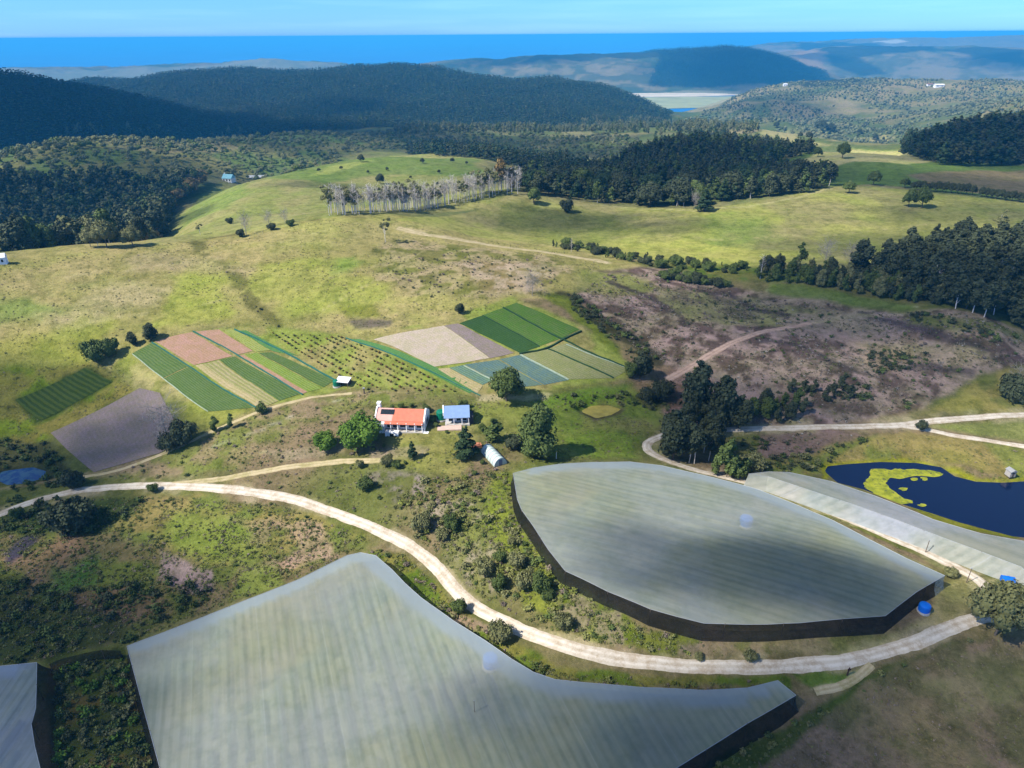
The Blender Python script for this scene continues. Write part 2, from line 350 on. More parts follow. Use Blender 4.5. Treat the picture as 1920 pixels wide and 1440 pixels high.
def ground_mat():
    m, nt, b = new_mat('hillside_ground')
    c = attr(nt, 'Col').outputs['Color']
    n1 = noise(nt, 0.30, 8, 0.78); n2 = noise(nt, 1.3, 5, 0.8); n3 = noise(nt, 0.05, 6, 0.65); n4 = noise(nt, 0.11, 8, 0.75)
    dark = mixc(nt, c, (0.56, 0.60, 0.50, 1), 1.0, 'MULTIPLY')
    c1 = mixc(nt, dark, c, mrange(nt, n1, .36, .56))
    light = mixc(nt, c, (1.38, 1.32, 1.26, 1), 1.0, 'MULTIPLY')
    c2 = mixc(nt, c1, light, mrange(nt, n2, .5, .75))
    c2 = mixc(nt, mixc(nt, c2, (0.70, 0.74, 0.66, 1), 1.0, 'MULTIPLY'), c2, mrange(nt, n4, .40, .52))
    green = mixc(nt, c2, (0.93, 1.03, 0.80, 1), 1.0, 'MULTIPLY')
    c3 = mixc(nt, c2, green, mrange(nt, n3, .45, .62))
    nt.links.new(c3, b.inputs['Base Color']); b.inputs['Specular IOR Level'].default_value = 0.05
    bump(nt, b, n1, 0.8, 1.0)
    b.inputs['Roughness'].default_value = 1.0
    return m

def leaf_mat(name, dark, light, trans=0.15):
    m, nt, b = new_mat(name)
    v = attr(nt, 'v').outputs['Fac']
    oi = nt.nodes.new('ShaderNodeObjectInfo')
    f = math2(nt, 'ADD', math2(nt, 'MULTIPLY', v, 0.75), math2(nt, 'MULTIPLY', oi.outputs['Random'], 0.3))
    nt.links.new(mixc(nt, dark, light, f), b.inputs['Base Color'])
    b.inputs['Roughness'].default_value = 0.75; b.inputs['Specular IOR Level'].default_value = 0.12
    return m

G_DARK = leaf_mat('dark_eucalyptus_leaves', (0.020, 0.027, 0.013, 1), (0.078, 0.092, 0.044, 1))
G_MID = leaf_mat('evergreen_leaves', (0.032, 0.052, 0.012, 1), (0.120, 0.155, 0.042, 1))
G_OLIVE = leaf_mat('olive_leaves', (0.075, 0.082, 0.028, 1), (0.210, 0.205, 0.085, 1))
G_BRIGHT = leaf_mat('bright_garden_leaves', (0.040, 0.085, 0.010, 1), (0.120, 0.200, 0.026, 1))
G_PINE = leaf_mat('pine_needles', (0.014, 0.028, 0.012, 1), (0.045, 0.075, 0.028, 1))
G_GREY = leaf_mat('grey_thin_twigs', (0.15, 0.135, 0.11, 1), (0.40, 0.36, 0.31, 1))
G_SCRUB = leaf_mat('hill_scrub_leaves', (0.065, 0.080, 0.034, 1), (0.19, 0.20, 0.095, 1))
G_TUFT = leaf_mat('rank_grass_and_bracken', (0.070, 0.085, 0.020, 1), (0.230, 0.230, 0.075, 1))
G_LIME = leaf_mat('lime_green_bank_plants', (0.085, 0.105, 0.022, 1), (0.220, 0.235, 0.050, 1))
G_HEATH = leaf_mat('brown_heath', (0.080, 0.062, 0.040, 1), (0.260, 0.205, 0.160, 1))
G_AUT = leaf_mat('orange_brown_leaves', (0.110, 0.075, 0.025, 1), (0.290, 0.200, 0.075, 1))
BARK = simple('grey_brown_bark', (0.11, 0.09, 0.07, 1), var=.3, scale=3)
BARKG = simple('grey_twig_bark', (0.27, 0.24, 0.21, 1), var=.25, scale=2)
BARKP = simple('pale_gum_bark', (0.58, 0.53, 0.47, 1), var=.25, scale=2)

# ------------------------------------------------------------------ mesh helpers
def mesh_np(name, co, quads, mats, v=None, matidx=None, smooth_=False, tris=None):
    me = bpy.data.meshes.new(name)
    co = np.asarray(co, np.float32).reshape(-1, 3)
    me.vertices.add(len(co)); me.vertices.foreach_set('co', co.ravel())
    parts = []; starts = []; s = 0
    if quads is not None and len(quads):
        q = np.asarray(quads, np.int32).reshape(-1, 4); parts.append(q.ravel()); starts.append(np.arange(len(q)) * 4); s = q.size
    if tris is not None and len(tris):
        t = np.asarray(tris, np.int32).reshape(-1, 3); parts.append(t.ravel()); starts.append(s + np.arange(len(t)) * 3)
    li = np.concatenate(parts); st = np.concatenate(starts).astype(np.int32)
    me.loops.add(len(li)); me.loops.foreach_set('vertex_index', li)
    me.polygons.add(len(st)); me.polygons.foreach_set('loop_start', st)
    for m in (mats if isinstance(mats, (list, tuple)) else [mats]): me.materials.append(m)
    if matidx is not None: me.polygons.foreach_set('material_index', np.asarray(matidx, np.int32))
    if smooth_: me.polygons.foreach_set('use_smooth', np.ones(len(st), bool))
    me.update(calc_edges=True)
    if v is not None:
        a = me.attributes.new('v', 'FLOAT', 'POINT'); a.data.foreach_set('value', np.asarray(v, np.float32))
    return me
def link(name, me, parent=None, loc=None):
    o = bpy.data.objects.new(name, me); COL.objects.link(o)
    if parent is not None: o.parent = parent
    if loc is not None: o.location = [float(c) for c in loc]
    return o
def tag(o, label=None, cat=None, group=None, kind=None):
    if label: o['label'] = label
    if cat: o['category'] = cat
    if group: o['group'] = group
    if kind: o['kind'] = kind
    return o
def empty(name, loc, rz=0.0, label=None, cat=None, group=None):
    o = bpy.data.objects.new(name, None); COL.objects.link(o)
    o.location = [float(c) for c in loc]; o.rotation_euler = (0, 0, rz); o.empty_display_size = 0.3
    return tag(o, label, cat, group)
class MB:
    """collects simple solids into one mesh"""
    def __init__(s): s.v = []; s.f = []
    def add(s, vs, fs):
        b = len(s.v); s.v += [tuple(map(float, p)) for p in vs]; s.f += [tuple(i + b for i in f) for f in fs]; return s
    def box(s, x0, x1, y0, y1, z0, z1):
        return s.add([(x0, y0, z0), (x1, y0, z0), (x1, y1, z0), (x0, y1, z0), (x0, y0, z1), (x1, y0, z1), (x1, y1, z1), (x0, y1, z1)],
                     [(0, 3, 2, 1), (4, 5, 6, 7), (0, 1, 5, 4), (1, 2, 6, 5), (2, 3, 7, 6), (3, 0, 4, 7)])
    def prism(s, prof, y0, y1):            # profile in x,z swept along y
        n = len(prof)
        vs = [(x, y0, z) for x, z in prof] + [(x, y1, z) for x, z in prof]
        return s.add(vs, [tuple(range(n)), tuple(range(2 * n - 1, n - 1, -1))] + [(i, i + n, (i + 1) % n + n, (i + 1) % n) for i in range(n)])
    def prismx(s, prof, x0, x1):           # profile in y,z swept along x
        n = len(prof)
        vs = [(x0, y, z) for y, z in prof] + [(x1, y, z) for y, z in prof]
        return s.add(vs, [tuple(range(n - 1, -1, -1)), tuple(range(n, 2 * n))] + [(i, (i + 1) % n, (i + 1) % n + n, i + n) for i in range(n)])
    def tube(s, p0, p1, r0, r1, n=6, cap=True):
        p0 = np.array(p0, float); p1 = np.array(p1, float); d = p1 - p0; d /= np.linalg.norm(d) + 1e-9
        a = np.cross(d, (0, 0, 1) if abs(d[2]) < .9 else (1, 0, 0)); a /= np.linalg.norm(a); b = np.cross(d, a)
        vs = []
        for p, r in ((p0, r0), (p1, r1)):
            for k in range(n):
                t = 2 * math.pi * k / n; vs.append(p + a * math.cos(t) * r + b * math.sin(t) * r)
        fs = [(k, k + n, (k + 1) % n + n, (k + 1) % n) for k in range(n)]
        if cap: fs += [tuple(range(n)), tuple(range(2 * n - 1, n - 1, -1))]
        return s.add(vs, fs)
    def dome(s, c, r, zr, n=14, rows=5):
        vs = []; fs = []
        for j in range(rows):
            a = j / rows * math.pi / 2
            for k in range(n):
                t = 2 * math.pi * k / n
                vs.append((c[0] + r * math.cos(a) * math.cos(t), c[1] + r * math.cos(a) * math.sin(t), c[2] + zr * math.sin(a)))
        vs.append((c[0], c[1], c[2] + zr))
        for j in range(rows - 1):
            for k in range(n): fs.append((j * n + k, j * n + (k + 1) % n, (j + 1) * n + (k + 1) % n, (j + 1) * n + k))
        for k in range(n): fs.append(((rows - 1) * n + k, (rows - 1) * n + (k + 1) % n, rows * n))
        return s.add(vs, fs)
    def build(s, name, mat, parent=None, smooth_=False, v=None):
        me = bpy.data.meshes.new(name); me.from_pydata(s.v, [], s.f); me.materials.append(mat)
        if smooth_: me.polygons.foreach_set('use_smooth', np.ones(len(me.polygons), bool))
        if v is not None:
            a = me.attributes.new('v', 'FLOAT', 'POINT'); a.data.foreach_set('value', np.full(len(s.v), v, np.float32))
        me.update(); return link(name, me, parent)

# ------------------------------------------------------------------ foliage geometry
def ico(rng, c, r, jit=0.15):
    t = (1 + 5 ** .5) / 2
    V = np.array([(-1, t, 0), (1, t, 0), (-1, -t, 0), (1, -t, 0), (0, -1, t), (0, 1, t), (0, -1, -t), (0, 1, -t), (t, 0, -1), (t, 0, 1), (-t, 0, -1), (-t, 0, 1)], float)
    V /= np.linalg.norm(V[0]); V *= 1 + rng.uniform(-jit, jit, (12, 1))
    F = np.array([(0, 11, 5), (0, 5, 1), (0, 1, 7), (0, 7, 10), (0, 10, 11), (1, 5, 9), (5, 11, 4), (11, 10, 2), (10, 7, 6), (7, 1, 8), (3, 9, 4), (3, 4, 2), (3, 2, 6), (3, 6, 8), (3, 8, 9), (4, 9, 5), (2, 4, 11), (6, 2, 10), (8, 6, 7), (9, 8, 1)])
    return V * np.asarray(r) + np.asarray(c), F
def crown_geo(rng, lumps, n, size, spread=(0.72, 1.08), core=0.72, vmix=0.5, jitn=0.5, down=0.35):
    """leaf clumps laid over the surfaces of lumps: (centre, radii)"""
    co = []; q = []; v = []; tr = []; base = 0
    tot = sum(float(np.mean(r)) ** 2 for _, r in lumps)
    for c, r in lumps:
        r = np.ones(3) * r; c = np.array(c, float); lv = rng.uniform()
        if core:
            V, F = ico(rng, c, r * core); co.append(V); tr.append(F + base); v.append(np.full(12, lv * vmix + rng.uniform() * (1 - vmix))); base += 12
        k = max(3, int(n * float(np.mean(r)) ** 2 / tot))
        d = rng.normal(size=(k, 3)); d /= np.linalg.norm(d, axis=1)[:, None]
        d[:, 2] = np.where(d[:, 2] < -down, -d[:, 2], d[:, 2])
        p = c + d * r * rng.uniform(*spread, (k, 1))
        nn = d + rng.normal(size=(k, 3)) * jitn; nn /= np.linalg.norm(nn, axis=1)[:, None]
        a = np.cross(nn, rng.normal(size=(k, 3))); a /= np.linalg.norm(a, axis=1)[:, None]; b = np.cross(nn, a)
        s = size * rng.uniform(.6, 1.4, (k, 1)); s2 = s * rng.uniform(.5, .9, (k, 1))
        Q = np.stack([p - a * s - b * s2 * .4, p + a * s * .2 - b * s2, p + a * s + b * s2 * .3, p - a * s * .3 + b * s2], 1)
        co.append(Q.reshape(-1, 3)); q.append(base + np.arange(k * 4).reshape(-1, 4)); base += 4 * k
        cv = np.clip(lv * vmix + rng.uniform(size=k) * (1 - vmix), 0, 1); v.append(np.repeat(cv, 4))
    return np.concatenate(co), np.concatenate(q), (np.concatenate(tr) if tr else None), np.concatenate(v)
def lumps_round(rng, h, w, n=13, low=0.28):
    L = []
    for k in range(n):
        t = (k + .5) / n; a = k * 2.4 + rng.uniform(-.4, .4); rr = math.sqrt(t) * w * .36
        zc = h * (low + (1 - low) * (.5 + .36 * (1 - t) * rng.uniform(.7, 1.1) - .2 * rng.uniform(0, 1) * t))
        L.append(((rr * math.cos(a), rr * math.sin(a), zc), np.array([w * .22, w * .22, h * (1 - low) * .26]) * rng.uniform(.75, 1.2)))
    L.append(((0, 0, h * (low + (1 - low) * .5)), np.array([w * .33, w * .33, h * (1 - low) * .38])))
    return L
def lumps_tall(rng, h, w, n=16, low=0.16):
    L = []
    for k in range(n):
        t = (k + .5) / n; a = rng.uniform(0, 6.28); z = h * (low + (0.93 - low) * t)
        env = w * .5 * (math.sin(math.pi * min(1, .25 + .72 * t)) ** .7)
        r = env * rng.uniform(.42, .62); q = max(0, env - r) * rng.uniform(.6, 1.05)
        L.append(((q * math.cos(a), q * math.sin(a), z), np.array([r, r, r * rng.uniform(1, 1.5)])))
    return L
def lumps_cone(rng, h, w, n=15):
    L = []
    for k in range(n):
        t = (k + .5) / n; a = k * 2.4; env = w * .5 * (1 - t) ** .8 + w * .05
        r = env * .55; L.append(((env * .5 * math.cos(a), env * .5 * math.sin(a), h * (.1 + .86 * t)), np.array([r, r, h * .075])))
    return L
def lumps_sparse(rng, h, w, n=9, low=.5):
    L = []
    for k in range(n):
        a = rng.uniform(0, 6.28); q = w * .42 * math.sqrt(rng.uniform()); z = h * rng.uniform(low, .94)
        r = w * rng.uniform(.1, .2); L.append(((q * math.cos(a), q * math.sin(a), z), np.array([r, r, r * .8])))
    return L
def lumps_bush(rng, h, w, n=9):
    L = [((0, 0, h * .35), np.array([w * .38, w * .38, h * .5]))]
    for k in range(n):
        a = k * 2.4 + rng.uniform(-.3, .3); q = w * .3 * rng.uniform(.5, 1.1); z = h * rng.uniform(.3, .68)
        L.append(((q * math.cos(a), q * math.sin(a), z), np.array([w * .2, w * .2, h * .3]) * rng.uniform(.7, 1.2)))
    return L
def trunk_mb(rng, h, r, lumps, limbs=6, top=.75):
    m = MB(); pts = [np.array([0, 0, -.03 * h])]
    for k in range(1, 5): pts.append(np.array([rng.uniform(-.02, .02) * h, rng.uniform(-.02, .02) * h, top * h * k / 4]))
    for k in range(4): m.tube(pts[k], pts[k + 1], r * (1 - .2 * k), r * (1 - .2 * (k + 1)), 6, k in (0, 3))
    idx = rng.permutation(len(lumps))[:limbs]
    for i in idx:
        c = np.array(lumps[i][0]); z0 = max(.15 * h, c[2] * rng.uniform(.4, .65)); p0 = pts[min(4, int(z0 / (top * h) * 4))] * np.array([1, 1, 0]) + np.array([0, 0, min(z0, top * h)])
        m.tube(p0, c, r * .42, r * .12, 5, False)
    return m
def branchy(rng, h, r, w, lev=3, n0=9, low=.3):
    """bare tree: trunk and forking branches"""
    m = MB()
    def go(p, d, ln, rad, lv):
        q = p + d * ln * .5 + rng.normal(size=3) * ln * .05; e = q + (d + rng.normal(size=3) * .18) * ln * .5
        m.tube(p, q, rad, rad * .75, 4, False); m.tube(q, e, rad * .75, rad * .35, 4, False)
        if lv > 0:
            for s in range(3):
                b = q if s == 0 else p + (e - p) * rng.uniform(.5, 1)
                dd = d + rng.normal(size=3) * .55; dd[2] = abs(dd[2]) * .8 + .25; dd /= np.linalg.norm(dd)
                go(b, dd, ln * rng.uniform(.5, .7), rad * .5, lv - 1)
    m.tube((0, 0, -.03 * h), (0, 0, h * .55), r, r * .6, 6, False); m.tube((0, 0, h * .55), (rng.uniform(-.04, .04) * h, 0, h * .97), r * .6, r * .15, 5, False)
    for k in range(n0):
        a = k * 2.4 + rng.uniform(-.4, .4); z = h * (low + (0.92 - low) * k / n0)
        d = np.array([math.cos(a), math.sin(a), rng.uniform(.5, 1.1)]); d /= np.linalg.norm(d)
        go(np.array([0, 0, z]), d, w * .5 * rng.uniform(.7, 1.1) * (1.1 - .5 * (z / h)), r * .35, lev - 2)
    return m

PROTO = {}
def make_proto(kind, rng, h=1.0):
    """one tree of height 10 m: returns (crown mesh, trunk mesh)"""
    H = 10.0
    P = dict(
        round=(lambda: lumps_round(rng, H, 10.0, 17, .06), G_MID, 2600, .30, BARK, .28),
        roundolive=(lambda: lumps_round(rng, H, 11.0, 17, .08), G_OLIVE, 2600, .30, BARK, .25),
        tall=(lambda: lumps_tall(rng, H, 6.0), G_DARK, 2300, .26, BARK, .16),
        talldark=(lambda: lumps_tall(rng, H, 4.6, 14, .3), G_DARK, 1500, .26, BARKP, .11),
        columnar=(lambda: lumps_tall(rng, H, 6.6, 26, .06), G_MID, 4200, .20, BARK, .2),
        pine=(lambda: lumps_cone(rng, H, 5.0), G_PINE, 1600, .24, BARK, .14),
        younggum=(lambda: lumps_tall(rng, H, 4.2, 11, .12), G_MID, 1000, .30, BARK, .09),
        sparse=(lambda: lumps_sparse(rng, H, 5.5, 12, .5), G_OLIVE, 500, .26, BARKP, .13),
        bush=(lambda: lumps_bush(rng, H, 15), G_MID, 1700, .48, BARK, .2),
        bushbright=(lambda: lumps_bush(rng, H, 13.5, 12), G_BRIGHT, 2600, .36, BARK, .2),
        busholive=(lambda: lumps_bush(rng, H, 15), G_OLIVE, 1500, .50, BARK, .2),
        bushdark=(lambda: lumps_bush(rng, H, 15), G_DARK, 1500, .50, BARK, .2),
        orchard=(lambda: lumps_bush(rng, H, 11, 6), G_AUT, 260, .9, BARK, .3),
    )
    if kind in ('dead', 'bare'):
        big = kind == 'bare'
        mb = branchy(rng, H, .13 if not big else .16, 4.2 if not big else 13.0, 3 if not big else 4, 9 if not big else 14, .3 if not big else .1)
        t = bpy.data.meshes.new('trunk'); t.from_pydata(mb.v, [], mb.f); t.materials.append(BARKG if big else BARKP); t.update()
        L = lumps_tall(rng, H, 3.4 if not big else 11, 9, .4 if not big else .25)
        co, q, tr, v = crown_geo(rng, L, 170 if not big else 1100, .22, (.3, 1.05), 0, .4, 2.0)
        # thin twigs: squeeze the clumps to slivers
        Q = co.reshape(-1, 4, 3); c = Q.mean(1, keepdims=True); ax = Q[:, 2:3] - Q[:, 0:1]; rel = Q - c
        u = ax / (np.linalg.norm(ax, axis=2, keepdims=True) + 1e-9); al = (rel * u).sum(2, keepdims=True) * u
        co = (c + al * 1.7 + (rel - al) * .22).reshape(-1, 3)
        return mesh_np('crown', co, q, G_GREY, v), t
    lf, mat, n, sz, bark, tr_ = P[kind]
    L = lf(); co, q, tr, v = crown_geo(rng, L, n, sz)
    c = mesh_np('crown', co, q, mat, v, tris=tr)
    mb = trunk_mb(rng, H, tr_ if 'bush' not in kind else .12, L, 7 if 'bush' not in kind else 3, .8 if 'bush' not in kind else .5)
    t = bpy.data.meshes.new('trunk'); t.from_pydata(mb.v, [], mb.f); t.materials.append(bark); t.update()
    return c, t
PRNG = np.random.default_rng(7)
NV = dict(round=3, roundolive=2, tall=4, talldark=5, columnar=1, pine=3, younggum=4, sparse=4, bush=4, bushbright=1, busholive=4, bushdark=3, orchard=3, dead=6, bare=2)
for k_, n_ in NV.items(): PROTO[k_] = [make_proto(k_, PRNG) for _ in range(n_)]
TRNG = random.Random(11)
def plant(kind, p, h, label, cat, group=None, wide=1.0, name=None, rot=None, var=None, mat=None):
    """one tree or bush standing at p, h metres tall"""
    c, t = PROTO[kind][var if var is not None else TRNG.randrange(len(PROTO[kind]))]
    nm = name or ('bush' if 'bush' in kind else 'tree')
    r = empty(nm, p, rot if rot is not None else TRNG.uniform(0, 6.28), label, cat, group)
    s = h / 10.0; r.scale = (s * wide, s * wide, s)
    a = link('crown' if 'bush' not in kind else 'foliage', c, r); b = link('trunk' if 'bush' not in kind else 'stem', t, r)
    if mat is not None:
        a.material_slots[0].link = 'OBJECT'; a.material_slots[0].material = mat
    return r
def hm(p, hpx):                            # pixels of upright height at p to metres
    d = np.array([p[0], p[1], p[2] - CAMZ]); s = np.linalg.norm(d); return hpx * s / F0 / (math.hypot(d[0], d[1]) / s)
def plant_px(kind, px, py, hpx, label, cat, group=None, wide=1.0, **k):
    p = at(px, py); return plant(kind, p, hm(p, hpx), label, cat, group, wide, **k)
C_ROOF = [(-200, 1262), (-60, 1254), (0, 1250), (70, 1244), (68, 1330), (60, 1360), (66, 1400), (78, 1450), (100, 1560), (-100, 1640), (-300, 1500)]
B_ROOF = [(238, 1211), (300, 1188), (360, 1165), (430, 1137), (500, 1110), (560, 1086), (610, 1062), (650, 1042), (676, 1037), (705, 1043), (735, 1070), (760, 1096), (790, 1122), (850, 1165), (910, 1203), (960, 1238), (1000, 1262), (1040, 1276), (1100, 1283), (1200, 1290), (1320, 1297), (1400, 1293), (1458, 1278), (1492, 1306), (1400, 1360), (1270, 1440), (1150, 1520), (1100, 1600), (700, 1640), (350, 1600), (300, 1440), (270, 1330)]
A_ROOF = [(962, 886), (1000, 876), (1050, 869), (1110, 866), (1180, 866), (1240, 871), (1280, 878), (1350, 895), (1420, 915), (1490, 944), (1560, 975), (1630, 1010), (1700, 1045), (1772, 1079), (1720, 1107), (1660, 1155), (1580, 1160), (1500, 1165), (1440, 1169), (1400, 1170), (1320, 1168), (1270, 1155), (1220, 1140), (1140, 1105), (1060, 1068), (1028, 1028), (1000, 985), (978, 955), (970, 935)]
# ------------------------------------------------------------------ ground colours (albedo, with some cloud shade on far ridges)
LX = np.broadcast_to(AZ[None], GX.shape); LY = np.broadcast_to(LR[:, None], GX.shape)
PXU = 0.00088
def lpoly(pts):
    w = wpoly(pts); return np.stack([np.arctan2(w[:, 0], w[:, 1]), 0.5 * np.log((w ** 2).sum(1))], -1)
C = np.zeros(GX.shape + (3,), np.float32)
n_a = fbm(GX, GY, 60, 5, 21); n_b = fbm(GX, GY, 9, 4, 31); n_c = fbm(GX, GY, 300, 5, 41)
wnx = fbm(LX, LY, 0.05, 4, 51) - .5; wny = fbm(LX, LY, 0.05, 4, 61) - .5
def lin(c): return (s2l(c) * KALB).astype(np.float32)
def mixl(a, b, t): return lin(a) * (1 - t[..., None]) + lin(b) * t[..., None]
near = mixl((120, 122, 66), (150, 128, 100), smooth(.42, .62, n_a))
C[:] = near
midm = smooth(300, 420, RR)[..., None]
C[:] = C * (1 - midm) + mixl((112, 122, 74), (150, 142, 100), smooth(.4, .65, n_a)) * midm
fm = smooth(1300, 2000, RR)[..., None]
C[:] = C * (1 - fm) + mixl((95, 108, 66), (158, 142, 108), smooth(.42, .62, n_c * .55 + n_a * .45)) * fm
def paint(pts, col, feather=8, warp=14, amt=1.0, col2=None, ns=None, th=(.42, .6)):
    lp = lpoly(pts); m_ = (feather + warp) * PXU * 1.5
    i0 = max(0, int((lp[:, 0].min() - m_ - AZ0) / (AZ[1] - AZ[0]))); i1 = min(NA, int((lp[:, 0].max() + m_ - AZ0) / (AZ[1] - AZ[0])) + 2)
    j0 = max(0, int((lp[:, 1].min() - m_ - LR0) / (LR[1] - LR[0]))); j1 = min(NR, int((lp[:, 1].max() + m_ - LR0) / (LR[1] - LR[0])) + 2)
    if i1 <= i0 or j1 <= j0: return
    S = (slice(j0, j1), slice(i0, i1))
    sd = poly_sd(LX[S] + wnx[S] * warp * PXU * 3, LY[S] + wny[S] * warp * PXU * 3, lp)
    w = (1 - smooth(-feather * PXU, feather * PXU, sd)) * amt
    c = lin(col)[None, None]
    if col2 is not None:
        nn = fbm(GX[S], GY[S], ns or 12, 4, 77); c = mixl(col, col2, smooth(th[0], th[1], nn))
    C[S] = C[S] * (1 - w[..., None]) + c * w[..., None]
def streak(pts, col, wid=5, feather=4, amt=1.0, warp=2, broken=0.0):
    lp = lpoly(pts); m_ = (wid + feather + warp) * PXU * 2
    i0 = max(0, int((lp[:, 0].min() - m_ - AZ0) / (AZ[1] - AZ[0]))); i1 = min(NA, int((lp[:, 0].max() + m_ - AZ0) / (AZ[1] - AZ[0])) + 2)
    j0 = max(0, int((lp[:, 1].min() - m_ - LR0) / (LR[1] - LR[0]))); j1 = min(NR, int((lp[:, 1].max() + m_ - LR0) / (LR[1] - LR[0])) + 2)
    S = (slice(j0, j1), slice(i0, i1))
    d = line_d(LX[S] + wnx[S] * warp * PXU * 3, LY[S] + wny[S] * warp * PXU * 3, lp)
    w = (1 - smooth(wid * PXU * .5, (wid * .5 + feather) * PXU, d)) * amt
    if broken: w = w * smooth(broken - .08, broken + .08, n_b[S])
    C[S] = C[S] * (1 - w[..., None]) + lin(col)[None, None] * w[..., None]

PAST, PAST2, DRY, GRN, LIME, DKG = (180, 164, 108), (164, 153, 94), (190, 174, 126), (110, 140, 52), (146, 152, 60), (74, 88, 44)
# pasture hill
paint([(-500, 520), (-100, 480), (0, 478), (280, 448), (620, 400), (760, 405), (1000, 445), (1140, 480), (1260, 520), (1150, 560), (1060, 565), (970, 560), (830, 605), (700, 632), (520, 612), (410, 612), (290, 640), (160, 690), (0, 790), (-400, 900)], PAST, 6, 5, 1, PAST2, 30)
paint([(60, 600), (120, 560), (260, 520), (330, 545), (250, 590), (120, 640)], DRY, 20, 30, .8)
paint([(225, 495), (330, 470), (460, 490), (470, 515), (330, 515)], (176, 158, 118), 14, 30, .7)
paint([(0, 560), (60, 555), (110, 575), (60, 605), (-40, 620)], (120, 146, 62), 14, 25, .7)
paint([(0, 640), (150, 590), (220, 620), (150, 690), (0, 760), (-100, 760)], (162, 162, 66), 20, 30, .7)
paint([(340, 520), (430, 515), (440, 600), (380, 610), (300, 600)], (166, 170, 74), 14, 25, .7)
paint([(470, 500), (560, 480), (720, 520), (740, 570), (560, 590), (480, 560)], (168, 170, 80), 18, 30, .7)
paint([(620, 490), (660, 480), (670, 500), (630, 510)], (136, 156, 72), 12, 24, .7)
paint([(720, 455), (860, 455), (1000, 480), (1090, 500), (1040, 535), (980, 555), (800, 555), (730, 530), (700, 490)], (180, 160, 122), 12, 24, .9, (128, 124, 68), 7, (.48, .58))
paint([(850, 490), (1000, 490), (1060, 510), (985, 555), (900, 540)], (196, 172, 148), 12, 20, .7, (150, 130, 90), 5, (.5, .6))
paint([(630, 575), (700, 570), (720, 590), (650, 600)], (128, 132, 48), 6, 10, .8)
paint([(645, 605), (690, 597), (740, 598), (735, 610), (660, 620)], (112, 100, 92), 6, 8, .9)
paint([(500, 430), (760, 415), (760, 450), (520, 470)], (176, 166, 104), 14, 20, .6)
streak([(370, 455), (400, 485), (450, 525), (475, 570), (510, 600), (535, 618)], (108, 106, 56), 12, 10, .8, 8, .42)
streak([(745, 425), (800, 438), (880, 452), (990, 468), (1080, 482), (1140, 492)], (206, 184, 142), 9, 5, .95, 2)
streak([(745, 425), (900, 440), (1050, 462), (1140, 485)], (188, 178, 112), 6, 10, .7, 2)
streak([(280, 458), (380, 448), (520, 428), (620, 408), (700, 395), (800, 383)], (116, 106, 66), 2, 2, .8, 1, .4)
# farther meadows
paint([(270, 462), (340, 400), (385, 365), (430, 335), (560, 322), (640, 292), (780, 287), (900, 298), (975, 355), (960, 370), (700, 402), (620, 408), (450, 436)], (152, 152, 88), 5, 4, 1, (164, 156, 100), 40)
paint([(500, 335), (640, 292), (900, 298), (900, 330), (700, 330), (620, 345)], (118, 138, 66), 8, 12, .8)
paint([(580, 330), (620, 310), (700, 300), (620, 325)], (168, 172, 92), 6, 6, .8)
paint([(370, 368), (420, 350), (470, 350), (430, 390), (350, 420)], (140, 156, 78), 10, 14, .7)
paint([(350, 445), (430, 415), (560, 400), (560, 420), (430, 436)], (172, 166, 104), 8, 12, .8)
paint([(745, 415), (960, 362), (1100, 378), (1320, 392), (1480, 368), (1560, 350), (1640, 350), (1940, 382), (2100, 400), (2100, 520), (1600, 505), (1400, 500), (1150, 482), (1000, 455)], (170, 166, 94), 5, 5, 1, (158, 150, 98), 45)
paint([(930, 380), (1100, 388), (1200, 430), (1100, 460), (930, 430)], (128, 134, 66), 14, 20, .6)
paint([(1330, 410), (1440, 410), (1430, 470), (1350, 465)], (124, 146, 64), 34, 40, .6)
paint([(1130, 455), (1320, 455), (1500, 475), (1450, 495), (1200, 488)], (182, 178, 94), 10, 16, .8)
paint([(1000, 375), (1040, 380), (1060, 392), (1000, 395)], (186, 182, 110), 6, 8, .6)
paint([(1280, 498), (1460, 500), (1540, 530), (1400, 530), (1290, 512)], (104, 124, 50), 6, 8, .9, (132, 128, 70), 8)
paint([(1395, 322), (1450, 310), (1500, 292), (1600, 276), (1700, 278), (1780, 300), (1930, 310), (2050, 320), (2050, 372), (1930, 376), (1780, 360), (1640, 345), (1560, 350)], (116, 136, 66), 4, 4)
paint([(1480, 312), (1520, 295), (1600, 278), (1700, 280), (1760, 302), (1700, 308), (1600, 302), (1560, 314)], (206, 192, 130), 4, 5)
paint([(1400, 318), (1470, 312), (1500, 318), (1420, 328)], (176, 178, 96), 3, 4)
paint([(1700, 328), (1930, 318), (2050, 320), (2050, 375), (1930, 374), (1800, 358)], (142, 126, 92), 8, 10)
streak([(1130, 385), (1300, 395), (1400, 388), (1500, 370), (1560, 352)], (192, 182, 130), 3, 4, .8, 1)
paint([(1355, 238), (1420, 234), (1420, 248), (1360, 250)], (176, 160, 120), 4, 8, .9)
paint([(1420, 250), (1480, 244), (1500, 262), (1560, 272), (1500, 276)], (186, 172, 122), 4, 8, .9)
paint([(1520, 250), (1660, 252), (1680, 270), (1560, 270)], (178, 164, 118), 4, 8, .9, (110, 112, 70), 25)
